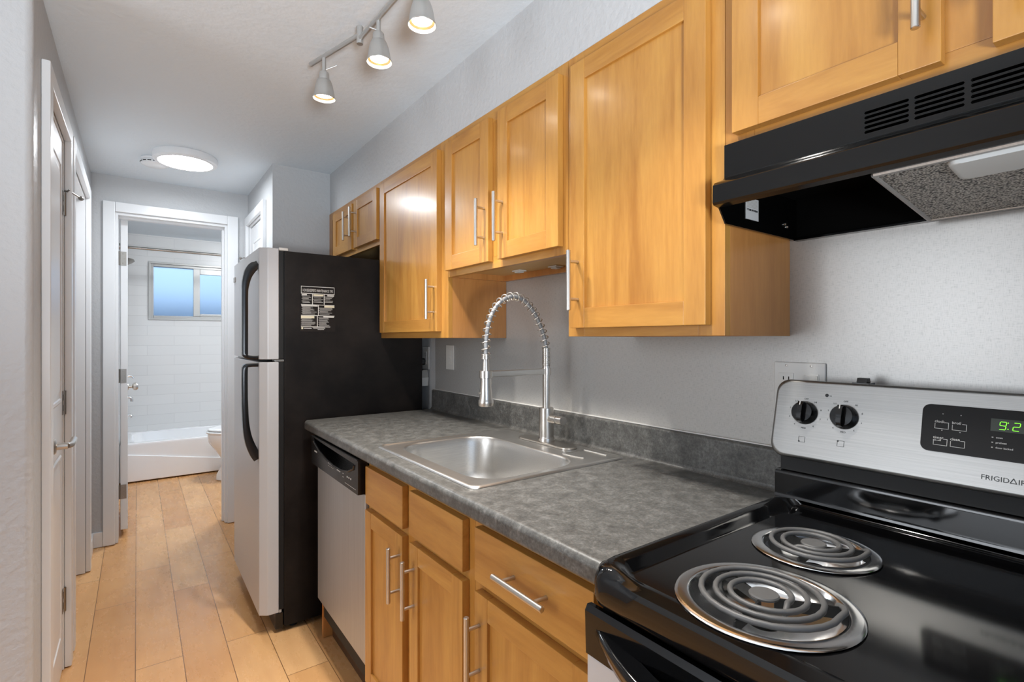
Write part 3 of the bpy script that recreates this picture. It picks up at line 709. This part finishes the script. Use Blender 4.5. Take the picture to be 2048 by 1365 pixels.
for k in range(3): mb.box(-.6366, -.6362, 1.85-k*.014, 1.858-k*.014, .792, .796)
for k in range(3): mb.box(-.6366, -.6362, 1.785, 1.795, .806-k*.012, .8075-k*.012)
for k in range(3): mb.box(-.6366, -.6362, 1.742-k*.018, 1.75-k*.018, .790, .795)
mb.box(-.6366, -.6362, 1.66, 1.77, .767, .768)
mb.build('button_markings', 'print_white', ctl)
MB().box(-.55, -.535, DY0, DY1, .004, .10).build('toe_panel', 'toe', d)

# ------------------------------------------------------------------ refrigerator
fr = thing('refrigerator', 'top-freezer refrigerator with silver doors, black arched handles and black side', 'refrigerator', (-.4, 2.71, 0))
FY0, FY1 = 2.35, 3.075
MB().box(-.708, -.052, FY0, FY1, .025, 1.648, .004).build('body', 'fridge_side', fr)
mb = MB(); mb.box(-.728, -.706, FY0+.006, FY1-.006, .10, 1.172, .003); mb.box(-.728, -.706, FY0+.006, FY1-.006, 1.18, 1.645, .003); mb.build('door_gasket', 'black_matte', fr)
def fdoor(name, z0, z1):
    mb = MB(); c_ = .022
    mb.prism([(-.729, FY0), (-.773, FY0), (-.803, FY0+c_), (-.803, FY1-c_), (-.773, FY1), (-.729, FY1)], 'z', z0, z1, .003)
    return mb.build(name, 'fridge_front', fr, ang=25)
fz = fdoor('freezer_door', 1.18, 1.656); fd = fdoor('fridge_door', .092, 1.168)
def fhandle(par, pts, wid, top):
    """swept flat strap: pts in (x offset from the door face, z); inner side brownish black"""
    sp = spline([Vector((-.803-o, 0, z)) for o, z in pts], 6); mb = MB(); rg = []
    for i, p in enumerate(sp):
        t_ = (sp[min(i+1, len(sp)-1)]-sp[max(i-1, 0)]).normalized(); n_ = Vector((t_.z, 0, -t_.x))*(.0108-.003*t_.x**2+(.02*abs(t_.x*t_.z) if (i < len(sp)/2) == top else 0))
        y0 = FY0+.030; y1 = y0+wid
        q = [p+n_, p-n_]
        rg.append([(q[0].x, y0+.004, q[0].z), (q[0].x, y1-.004, q[0].z), ((q[0].x+q[1].x)/2, y1, (q[0].z+q[1].z)/2), (q[1].x, y1-.004, q[1].z), (q[1].x, y0+.004, q[1].z), ((q[0].x+q[1].x)/2, y0, (q[0].z+q[1].z)/2)])
    mb.rings(rg); return mb.build('handle', 'black_plastic', par, ang=60)
fhandle(fz, [(.0, 1.585), (.02, 1.572), (.038, 1.540), (.048, 1.495), (.05, 1.45), (.05, 1.38), (.05, 1.30), (.05, 1.22), (.048, 1.196), (.03, 1.1895), (0, 1.189)], .03, True)
fhandle(fd, [(0, 1.157), (.03, 1.1565), (.048, 1.15), (.051, 1.12), (.051, 1.05), (.05, .98), (.046, .90), (.036, .84), (.018, .79), (0, .757)], .03, False)
MB().box(-.808, -.8025, FY1-.075, FY1-.03, 1.565, 1.590, .0015).build('badge', 'grey_plastic', fz)
mb = MB(); mb.box(-.728, -.690, FY0+.002, FY0+.04, 1.6482, 1.661, .004); mb.build('hinge_cover', 'white_plastic', fr)
MB().box(-.745, -.706, FY0+.004, FY0+.05, 1.1695, 1.1785, .001).build('middle_hinge', 'hinge', fr)
MB().box(-.742, -.709, FY0+.006, FY1-.006, .018, .088, .004).build('base_grille', 'black_plastic', fr)
mb = MB(); mb.lathe([(0, 0), (.007, 0), (.007, .012), (0, .012)], (-.722, FY0+.012, .089), seg=12); mb.build('hinge_pin', 'grey_plastic', fr)
for y_ in (FY0+.05, FY1-.05):
    for x_ in (-.66, -.1): MB().lathe([(0, 0.001), (.018, .001), (.015, .0245), (0, .0245)], (x_, y_, 0), seg=14).build('foot', 'black_matte', fr)

# printed notice on the fridge's side
nt_ = thing('notice_sheet', 'black printed sheet of maintenance tips stuck on the refrigerator side', 'notice', (-.566, FY0-.0006, 1.40))
NX0, NX1, NZ0, NZ1 = -.643, -.490, 1.300, 1.505
MB().box(NX0, NX1, FY0-.0012, FY0-.0004, NZ0, NZ1).build('sheet', 'fridge_side', nt_)
w_ = .153; px = lambda u: NX0+.004+(w_-.008)*u; pz = lambda v_: NZ1-.004-(.197)*v_
mb = MB(); ya, yb = FY0-.0016, FY0-.0012
def rect(u0, u1, v0, v1, mi=0): mb.box(px(u0), px(u1), ya, yb, pz(v1), pz(v0), mi=mi)
for u0, u1, v0, v1 in ((0, 1, .0, .012), (0, 1, .155, .17), (0, .012, .012, .155), (.988, 1, .012, .155), (0, 1, .408, .42), (0, 1, .652, .664), (0, .87, .905, .918), (.325, .345, .17, .408), (.675, .695, .17, .408), (.50, .52, .42, .652), (.47, .49, .664, .905)): rect(u0, u1, v0, v1)
for u0, u1, v0, v1, mi in ((.02, .17, .18, .205, 0), (.36, .66, .178, .212, 1), (.78, .985, .18, .21, 0), (.01, .49, .425, .45, 0), (.69, .998, .425, .47, 1), (0, .39, .668, .72, 1), (.66, .985, .668, .695, 0), (.01, .06, .925, .965, 1), (.08, .31, .94, .955, 0), (.49, .68, .968, .982, 0)): rect(u0, u1, v0, v1, mi)
for (u0, u1, v0, v1, n) in ((.02, .31, .215, .39, 6), (.36, .66, .22, .38, 5), (.70, .97, .22, .37, 5), (.02, .47, .46, .64, 8), (.53, .96, .48, .64, 6), (.0, .43, .73, .895, 7), (.51, .88, .70, .895, 8), (.34, .83, .925, .96, 2)):
    for k in range(n):
        v_ = v0+(v1-v0)*k/n; rect(u0+(.02 if k % 2 else 0), u1-random.random()*.45*(u1-u0), v_, v_+.011, 2)
mb.build('printed_lines', ['print_white', 'print_cream', 'grey_plastic'], nt_, smooth=False)
text('title_lettering', [("HOUSEKEEPER'S MAINTENANCE TIPS", .0128, (px(.5), FY0-.0014, pz(.122)), 'CENTER')], 'print_white', nt_, (.62, 0, 0), (0, 0, 1.35))

# ------------------------------------------------------------------ outlets and switches
def plate(name, label, cat, y, z, w, h, group=None):
    t = thing(name, label, cat, (-.0015, y, z), group)
    MB().box(-.0075, -.0017, y-w/2, y+w/2, z-h/2, z+h/2, .0025, 3).build('cover_plate', 'white_plastic', t)
    return t
def recept(t, y, z):
    MB().box(-.0092, -.0076, y-.0165, y+.0165, z-.034, z+.034, .001).build('receptacle', 'white_plastic', t)
    for s_ in (-1, 1):
        mb = MB()
        for dy in (-.006, .006): mb.box(-.0094, -.0091, y+dy-.0011, y+dy+.0011, z+s_*.019-.004+.003, z+s_*.019+.004+.003)
        mb.lathe([(0, 0), (.0024, 0), (.0024, .0003), (0, .0003)], (-.0091, y, z+s_*.019-.008), (-1, 0, 0), 10)
        mb.build('socket_slots', 'dark', t)
t = plate('outlet', 'white wall outlet beside the refrigerator with a black plug in it', 'outlet', 2.405, 1.168, .074, .118); recept(t, 2.405, 1.168)
t = thing('power_plug', 'black plug and cord hanging from the outlet beside the refrigerator', 'plug', (-.012, 2.425, 1.15))
MB().box(-.038, -.0096, 2.398, 2.428, 1.132, 1.166, .006, 3).build('plug_body', 'black_plastic', t)
MB().tube(spline([(-.034, 2.413, 1.136), (-.036, 2.413, 1.10), (-.03, 2.41, 1.03), (-.034, 2.405, .95), (-.03, 2.41, .80), (-.03, 2.42, .5), (-.03, 2.44, .1)], 6), .0035, 8).build('cord', 'black_plastic', t)
t = thing('plug_in_freshener', 'small white tapered plug-in unit below the outlet beside the refrigerator', 'air freshener', (-.02, 2.39, 1.06))
mb = MB(); mb.rings([[(x, y, z) for x, y in rrect(-.05+i, -.0022, 2.372+i, 2.408-i, .006, 4)] for z, i in ((1.025, .009), (1.03, .007), (1.066, .001), (1.068, .003))]); mb.build('refill', 'white_plastic', t)
mb = MB(); mb.rings([[(x, y, z) for x, y in rrect(-.046+i, -.0022, 2.374+i, 2.406-i, .008, 4)] for z, i in ((1.0682, 0), (1.085, .0), (1.103, .006), (1.108, .012))]); mb.build('cap', 'grey_plastic', t)
t = plate('wall_switch', 'white switch plate on the dark reflective panel left of the faucet', 'switch', 2.149, 1.178, .075, .117)
MB().box(-.0092, -.0076, 2.1325, 2.1655, 1.145, 1.211, .001).build('switch_insert', 'white_plastic', t)
for a_ in ((-.0112, -.0092, 2.141, 2.157, 1.172, 1.184, .001), (-.0102, -.0092, 2.138, 2.160, 1.206, 1.208), (-.0102, -.0092, 2.143, 2.155, 1.150, 1.152)): MB().box(*a_).build('switch_button', 'white_plastic', t)
t = plate('outlet', 'double grey plate with outlet and rocker switch behind the range panel', 'outlet', .545, 1.155, .112, .118); recept(t, .572, 1.155)
mb = MB(); mb.box(-.0092, -.0076, .5015, .5345, 1.121, 1.189, .001); mb.prism([(-.0092, 1.1855), (-.0115, 1.1845), (-.0098, 1.155), (-.0092, 1.1245)], 'y', .504, .532); mb.build('rocker', 'white_plastic', t)
for y_ in (.572, .518): MB().lathe([(0, 0), (.003, 0), (.0028, .0008), (0, .001)], (-.0076, y_, 1.2065), (-1, 0, 0), 10).build('screw', 'hinge', t)

# ------------------------------------------------------------------ range
rg_ = thing('range', 'black electric coil range with stainless control panel at the counter end', 'stove', (-.33, .172, 0))
RY0, RY1 = -.209, .553
MB().box(-.640, -.03, RY0+.004, RY1-.004, .06, .858).build('body', 'black_gloss', rg_)
for y_ in (RY0+.05, RY1-.05):
    for x_ in (-.58, -.1): MB().lathe([(0, .001), (.02, .001), (.016, .0595), (0, .0595)], (x_, y_, 0), seg=14).build('foot', 'black_matte', rg_)
# cooktop: one pan with a raised rolled rim, front apron and rear riser
FB, RBn = (-.545, .347), (-.312, .384)
holes = [(FB[0], FB[1], .104), (RBn[0], RBn[1], .083), (-.545, -.005, .083), (-.312, -.035, .104)]
mb = MB()
side = []
def ringz(dx0, dx1, dy, z, r):
    p = rrect(-.674+dx0, -.112-dx1, RY0+dy, RY1-dy, r, 6); x0 = -.674+dx0; ya, yb = RY1-dy-r, RY0+dy+r
    front = [(x0, ya-d) for d in (.012, .024, .036, .05, .065, .085)]+[(x0, yb+d) for d in (.085, .065, .05, .036, .024, .012)]
    out = []
    for x, y in p[:14]+front+p[14:]:
        d = min(y-RY0, RY1-y); k = 1.0
        if x < -.60 and z > .9176:   # the rolled rim dies away along the front edge
            t = max(0, min(1, (d-.035)/.06)); k = 1-t*t*(3-2*t)
        out.append((x, y, .9176+(z-.9176)*k if z > .9176 else z))
    return out
rgs = [ringz(.022, .0, .010, .868, .02), ringz(.006, .0, .005, .874, .024), ringz(.0, 0, .004, .886, .026), ringz(.0, 0, .004, .912, .028), ringz(.006, 0, .007, .926, .03), ringz(.015, 0, .014, .9325, .032), ringz(.024, 0, .024, .9325, .03), ringz(.030, 0, .036, .927, .026), ringz(.034, 0, .044, .919, .022), ringz(.040, 0, .050, .917, .02)]
mb.rings(rgs, cap0=True, cap1=False)
circ = lambda h, n=32: [(h[0]+h[2]*math.cos(2*PI*k/n), h[1]+h[2]*math.sin(2*PI*k/n)) for k in range(n)]
mb.plate([(p[0], p[1]) for p in rgs[-1]], [circ(h) for h in holes], 'z', .917, .897, back=False)
mb.build('cooktop', 'black_gloss', rg_, ang=40)
rp = [(-.135, .9175), (-.122, .919), (-.1135, .923), (-.109, .930), (-.1075, .940), (-.1075, .979), (-.105, .985), (-.098, .987), (-.045, .987), (-.045, .9175)]
mb = MB(); mb.prism(rp, 'y', RY0+.004, RY1-.004); mb.build('rear_riser', 'black_gloss', rg_, ang=40)
# black trough strip and backguard
A = Vector((-.118, 0, 1.020)); Bv = Vector((-.078, 0, 1.182)); U = (Bv-A).normalized(); NN = Vector((-U.z, 0, U.x))
def bp3(y, t_, h=0): p = A+U*t_+NN*h; return (p.x, y, p.z)
mb = MB(); mb.box(-.098, -.03, RY0+.012, RY1-.012, .988, 1.018); mb.build('backguard_base', 'black_matte', rg_)
mb = MB(); rgs = []
HL = .1668
def bring(ins, h, r): return [bp3(y, t_, h) for y, t_ in rrect(RY0-.006+ins, RY1+.006-ins, ins, HL-ins, r, 6)]
mb.rings([bring(.010, -.045, .02), bring(.002, -.035, .024), bring(0, -.012, .026), bring(.002, -.004, .026), bring(.008, 0, .026)])
mb.prism([(-.036, 1.03), (-.082, 1.03), (-.06, 1.176), (-.036, 1.176)], 'y', RY0+.01, RY1-.01)
pn = mb.build('control_panel', 'steel', rg_, ang=50)
MB().box(-.072, -.04, .385, .415, 1.1765, 1.181, .001).build('vent_tab', 'black_plastic', rg_)
mb = MB(); mb.prism([(-.066, 1.181), (-.044, 1.181), (-.048, 1.19), (-.062, 1.19)], 'y', .391, .409, .001); mb.build('vent_tab', 'black_plastic', rg_)
# display
mb = MB(); dq = rrect(.050, .296, .054, .136, .012, 6); c0 = (.173, .095)
mb.rings([[bp3(y, t_, .0002) for y, t_ in dq], [bp3(y, t_, .002) for y, t_ in dq], [bp3(c0[0]+(y-c0[0])*.99, c0[1]+(t_-c0[1])*.97, .0026) for y, t_ in dq]])
ds = mb.build('display_panel', 'display_black', rg_, ang=30)
def pbox(mb, y0, y1, t0, t1, h0=.0027, h1=.0030, mi=0):
    q = [(y0, t0), (y1, t0), (y1, t1), (y0, t1)]; mb.rings([[bp3(y, t_, h0) for y, t_ in q], [bp3(y, t_, h1) for y, t_ in q]], mi=mi)
mb = MB(); pbox(mb, .125, .2055, .100, .1205); mb.build('clock_window', 'display', ds)
SEG = {'9': 'abcdfg', '2': 'abged', '4': 'fgbc'}
mb = MB()
def digit(ch, y, t0, w, h):
    sl = .12; k = .0008
    def seg(u0, v0, u1, v1):
        a = (y-(u0*w+v0*h*sl), t0+v0*h); b_ = (y-(u1*w+v1*h*sl), t0+v1*h)
        dy, dt = b_[0]-a[0], b_[1]-a[1]; L = math.hypot(dy, dt); ny, nt2 = -dt/L*k/2, dy/L*k/2
        q = [(a[0]+ny, a[1]+nt2), (b_[0]+ny, b_[1]+nt2), (b_[0]-ny, b_[1]-nt2), (a[0]-ny, a[1]-nt2)]
        mb.rings([[bp3(p, q_, .0031) for p, q_ in q], [bp3(p, q_, .0034) for p, q_ in q]])
    e = .06
    tab = {'a': (e, 1, 1-e, 1), 'b': (1, 1-e, 1, .5+e), 'c': (1, .5-e, 1, e), 'd': (e, 0, 1-e, 0), 'e': (0, e, 0, .5-e), 'f': (0, .5+e, 0, 1-e), 'g': (e, .5, 1-e, .5)}
    for s_ in SEG[ch]: seg(*tab[s_])
digit('9', .1955, .1035, .0075, .0125); digit('2', .1795, .1035, .0075, .0125); digit('4', .1645, .1035, .0075, .0125)
for t_ in (.1045, .1145): pbox(mb, .1842, .1854, t_, t_+.0012, .0031, .0034)
mb.build('clock_digits', 'digit', ds)
U3 = (0, -1, 0); V3 = tuple(U)
mb = MB()
def key(y, t_, w=.019, h=.0115):
    k = .0006
    pbox(mb, y-w, y-w+k, t_, t_+h); pbox(mb, y-k, y, t_, t_+h*.8); pbox(mb, y-w, y, t_, t_+k); pbox(mb, y-w, y-w+.006, t_+h-k, t_+h)
key(.2775, .094); key(.254, .094); key(.278, .0655); key(.255, .0655)
for y_, t_ in ((.2035, .089), (.2035, .0808), (.2035, .0727)): pbox(mb, y_-.002, y_, t_, t_+.0016, mi=1)
for y_, t_ in ((.268, .1195), (.244, .1195), (.268, .091), (.244, .0905)): pbox(mb, y_-.0015, y_, t_, t_+.0014, mi=1)
mb.build('key_outlines', ['print_white', 'grey_plastic'], ds, smooth=False)
T = lambda s_, sz, y, t_, al='LEFT': (s_, sz, bp3(y, t_, .0028), al)
text('display_lettering', [T('clock', .0064, .278, .1045), T('broil', .0064, .2545, .1045), T('timer', .0064, .2785, .0765), T('on-off', .0045, .2785, .0725), T('clean', .0064, .2555, .0765), T('oven', .0042, .1985, .0885), T('preheat', .0042, .1985, .0804), T('door locked', .0042, .1985, .0723)], 'print_white', ds, U3, V3)
T0 = lambda s_, sz, y, t_, al='CENTER': (s_, sz, bp3(y, t_, .0003), al)
items = []
for ky, kt in ((.4926, .0951), (.4191, .0969)):
    for i, s_ in enumerate(['OFF', 'HI', '8', '7', '6', 'MED', '4', '3', '2', 'LO']):
        a = R(90-36*i); items.append(T0(s_, .0048, ky-.0315*math.cos(a), kt+.0305*math.sin(a)-.0018))
items.append(T0('on', .0042, .4475, .1345)); items.append(('FRIGID', .0113, bp3(.2145, .0205, .0003), 'LEFT')); items.append(('IRE', .0113, bp3(.1708, .0205, .0003), 'LEFT'))
text('panel_lettering', items, 'print_black', pn, U3, V3)
mb = MB()
def line(p, q, k=.0009):
    dy, dt = q[0]-p[0], q[1]-p[1]; L = math.hypot(dy, dt); ny, nt2 = -dt/L*k/2, dy/L*k/2
    Q = [(p[0]+ny, p[1]+nt2), (q[0]+ny, q[1]+nt2), (q[0]-ny, q[1]-nt2), (p[0]-ny, p[1]-nt2)]
    mb.rings([[bp3(a, b_, .0001) for a, b_ in Q], [bp3(a, b_, .0005) for a, b_ in Q]])
# the open triangle standing for the letter A
line((.1797, .0208), (.1758, .0288), .0011); line((.1758, .0288), (.1719, .0208), .0011); line((.1798, .0212), (.1718, .0212), .0012)
for sy, st_ in ((.4935, .0405), (.4213, .0432)):
    w_, h_ = .006, .0055; line((sy-w_, st_-h_), (sy-w_, st_+h_), .0006); line((sy-w_, st_+h_), (sy+w_, st_+h_), .0006); line((sy+w_, st_+h_), (sy+w_, st_-h_), .0006); line((sy-w_, st_-h_), (sy+w_, st_-h_), .0006)
mb.lathe([(0, .0), (.0017, 0), (.0017, .0006), (0, .0006)], bp3(.4985, .036, 0), NN, 12); mb.lathe([(0, .0), (.0017, 0), (.0017, .0006), (0, .0006)], bp3(.4265, .0477, 0), NN, 12)
mb.lathe([(0, .0), (.0034, 0), (.003, .0012), (0, .0014)], bp3(.4545, .1362, 0), NN, 14)
mb.build('panel_marks', 'print_black', pn, smooth=False)
def knob(y, t_):
    o = bp3(y, t_, .0003); mb = MB()
    mb.lathe([(0, 0), (.0245, 0), (.0245, .003), (.0235, .006), (.0215, .014), (.0195, .017), (0, .0175)], o, NN, 36)
    # grip ridge across the cap
    rgp = []
    for v_, h0, wd in ((-.0212, .008, .0055), (-.0205, .024, .0052), (-.012, .0285, .0055), (.012, .0285, .0062), (.0205, .024, .0062), (.0212, .008, .006)):
        c_ = Vector(o)+U*v_; rgp.append([tuple(c_+Vector((0, -wd, 0))+NN*.004), tuple(c_+Vector((0, wd, 0))+NN*.004), tuple(c_+Vector((0, wd*.8, 0))+NN*h0), tuple(c_+Vector((0, -wd*.8, 0))+NN*h0)])
    mb.rings(rgp); k = mb.build('knob', 'black_gloss', rg_, ang=40)
    mb = MB(); c_ = Vector(o)+U*.0165+NN*.0272; mb.rings([[tuple(c_+Vector((0, s_*.0009, 0))+U*w_) for s_, w_ in ((-1, -.004), (1, -.004), (1, .004), (-1, .004))], [tuple(c_+Vector((0, s_*.0009, 0))+U*w_-NN*.0025*(1 if w_ > 0 else 0)+NN*.001) for s_, w_ in ((-1, -.004), (1, -.004), (1, .004), (-1, .004))]])
    mb.build('pointer_line', 'print_white', k)
for y_ in (.4926, .4191, -.08, -.153): knob(y_, .096)
# burners: drip pan, coil with its own supports
def burner(cx, cy, rp_, rc, turns, end):
    h = .9176; mb = MB()
    mb.lathe([(rp_-.001, h+.0004), (rp_, h+.0014), (rp_-.002, h+.003), (rp_-.006, h+.0038), (rp_-.016, h+.0042), (rp_-.020, h+.0028), (rp_-.023, h-.006), (rp_*.70, h-.019), (rp_*.5, h-.026), (rp_*.34, h-.0285), (rp_*.18, h-.029)], (cx, cy, 0), seg=56, cap=False)
    pan = mb.build('drip_pan', 'chrome', rg_, ang=60)
    mb = MB(); mb.lathe([(0, 0), (rp_*.18, 0), (rp_*.18, -.002), (0, -.002)], (cx, cy, h-.029), seg=20); mb.build('pan_opening', 'dark', pan)
    zc = h+.0105; r0 = .031; pts = []; n = 26
    for k in range(int(turns*n)+1):
        a = end-2*PI*turns+2*PI*k/n; r_ = r0+(rc-r0)*k/(turns*n); pts.append((cx+r_*math.cos(a), cy+r_*math.sin(a), zc))
    for k in range(1, 6):   # outer end dips under towards the socket
        a = end+.10*k; pts.append((cx+(rc+.004)*math.cos(a), cy+(rc+.004)*math.sin(a), zc-.003*max(0, k-2)))
    a = end-2*PI*turns
    pts = [(cx+(r0+.012)*math.cos(a-.5), cy+(r0+.012)*math.sin(a-.5), zc-.008), (cx+(r0+.004)*math.cos(a-.22), cy+(r0+.004)*math.sin(a-.22), zc-.001)]+pts
    mb = MB(); mb.tube(pts, .0039, 10); co = mb.build('heating_coil', 'coil', rg_, ang=80)
    mb = MB()
    for k in range(3):
        a = end+.35+k*2*PI/3; c_, s_ = math.cos(a), math.sin(a); L = rc+.003
        q = [(cx+c_*.012-s_*.0012, cy+s_*.012+c_*.0012), (cx+c_*L-s_*.0012, cy+s_*L+c_*.0012), (cx+c_*L+s_*.0012, cy+s_*L-c_*.0012), (cx+c_*.012+s_*.0012, cy+s_*.012-c_*.0012)]
        mb.prism(q, 'z', h-.009, zc-.0042)
    mb.build('coil_support', 'black_matte', co)
    mb = MB(); mb.lathe([(0, zc-.0035), (.0185, zc-.0035), (.019, zc-.001), (.0175, zc+.0008), (0, zc+.0012)], (cx, cy, 0), seg=28); mb.build('centre_cap', 'coil', co)
burner(FB[0], FB[1], .114, .087, 3.05, R(-74)); burner(RBn[0], RBn[1], .094, .071, 2.3, R(-74)); burner(-.545, -.005, .094, .071, 2.3, R(-74)); burner(-.312, -.035, .114, .087, 3.05, R(-74))
# oven door
dp = [(-.642, .795), (-.674, .795), (-.676, .86), (-.671, .8685), (-.662, .8675), (-.656, .856), (-.642, .85)]
mb = MB(); mb.prism(dp, 'y', RY0+.002, RY1-.002); od = mb.build('oven_door', 'black_gloss', rg_, ang=30)
MB().box(-.672, -.642, RY0+.002, RY1-.002, .20, .7935, .003).build('door_face', 'fridge_front', od)
mb = MB(); mb.box(-.674, -.6715, RY0+.13, RY1-.13, .34, .66, .001); mb.build('door_window', 'black_gloss', od)
MB().box(-.668, -.642, RY0+.002, RY1-.002, .065, .195, .003).build('storage_drawer', 'fridge_front', rg_)
ymid = (RY0+RY1)/2; hp = []; half = (RY1-RY0)/2-.02
for k in range(33):
    s_ = -1+2*k/32; e = 1-abs(s_)**3.2; hp.append((ymid-s_*half, -.674-.064*e, .836-.010*e, e))
mb = MB(); rgs = []
for y, x, z, e in hp:
    w_ = .036; q = .35+.65*e
    rgs.append([(x+w_, y, z+.004), (x+.008, y, z+.008), (x+.001, y, z+.005), (x, y, z-.004*q), (x+.003, y, z-.024*q), (x+.010, y, z-.032*q), (x+w_, y, z-.026*q)])
mb.rings(rgs); mb.build('door_handle', 'black_gloss', od, ang=70)

# ------------------------------------------------------------------ range hood
hd = thing('range_hood', 'black under-cabinet range hood with grease filter above the range', 'range hood', (-.17, .172, 1.49))
HY0, HY1 = -.206, .553
vr = []
for y0, y1 in ((.258, .316), (.195, .252), (.130, .189), (.066, .124), (.002, .060)):
    for k in range(5):
        z = 1.590+k*.0076; vr.append([(y0+.0015, z), (y1-.0015, z), (y1, z+.0022), (y1-.0015, z+.0044), (y0+.0015, z+.0044), (y0, z+.0022)])
mb = MB(); mb.plate([(HY0, 1.582), (HY1, 1.582), (HY1, 1.640), (HY0, 1.640)], vr, 'x', -.297, -.291, back=False)
mb.prism([(-.297, 1.582), (-.301, 1.577), (-.313, 1.572), (-.330, 1.565), (-.336, 1.559), (-.337, 1.526), (-.334, 1.522), (-.318, 1.5195), (-.318, 1.5225), (-.332, 1.526), (-.332, 1.558), (-.312, 1.566), (-.294, 1.576), (-.294, 1.582)], 'y', HY0, HY1)
mb.box(-.297, -.002, HY0, HY1, 1.640, 1.6445)
sp = [(-.002, 1.492), (-.296, 1.492), (-.318, 1.520), (-.333, 1.526), (-.333, 1.558), (-.296, 1.575), (-.296, 1.64), (-.002, 1.64)]
mb.prism(sp, 'y', HY1-.003, HY1); mb.prism(sp, 'y', HY0, HY0+.003)
mb.box(-.02, -.002, HY0+.003, HY1-.003, 1.490, 1.494)
mb.build('shell', 'hood_black', hd, ang=30)
mb = MB(); mb.box(-.290, -.002, HY0+.003, HY1-.003, 1.583, 1.588); mb.box(-.006, -.002, HY0+.003, HY1-.003, 1.495, 1.583); mb.build('inner_chamber', 'dark', hd)
FYa, FYb = .30, -.02
fz_ = lambda x: 1.487+(1.519-1.487)*((-.03-x)/.28)
mb = MB(); mb.rings([[(x, y, fz_(x)+dz) for x, y in ((-.305, FYa), (-.035, FYa), (-.035, FYb), (-.305, FYb))] for dz in (0, .006)]); ft = mb.build('grease_filter', 'filter', hd, smooth=False)
mb = MB()
for p, q in (((-.305, FYa), (-.035, FYa)), ((-.035, FYa), (-.035, FYb)), ((-.305, FYa), (-.305, FYb)), ((-.305, FYb), (-.035, FYb))): mb.tube([(p[0], p[1], fz_(p[0])+.002), (q[0], q[1], fz_(q[0])+.002)], .0045, 8)
mb.build('filter_frame', 'steel_v', ft)
mb = MB(); mb.rings([[(x, y, fz_(x)+dz) for x, y in rrect(-.303, -.228+i, .0, .215+i, .012, 5)] for dz, i in ((-.008, -.008), (-.006, -.002), (-.0002, 0))]); mb.build('light_lens', 'lens', hd)
mb = MB(); mb.box(-.225, -.176, HY1-.0042, HY1-.0032, 1.512, 1.556); lb = mb.build('warning_label', 'label', hd)
mb = MB()
for k in range(7): mb.box(-.221, -.181, HY1-.0048, HY1-.0043, 1.5365+k*.0026, 1.5376+k*.0026)
mb.build('label_lines', 'grey_plastic', lb)
text('label_lettering', [('AMERICAN TRIM LLC', .0058, (-.180, HY1-.0046, 1.5335), 'LEFT')], 'print_black', lb, (-.78, 0, 0), (0, 0, -1))
MB().lathe([(0, 0), (.0055, 0), (.005, .004), (0, .005)], (-.06, HY1-.0032, 1.5235), (0, -1, 0), 12).build('screw', 'chrome', hd)
MB().lathe([(0, 0), (.004, 0), (.0035, .003), (0, .004)], (-.05, HY1-.0032, 1.518), (0, -1, 0), 12).build('screw', 'chrome', hd)
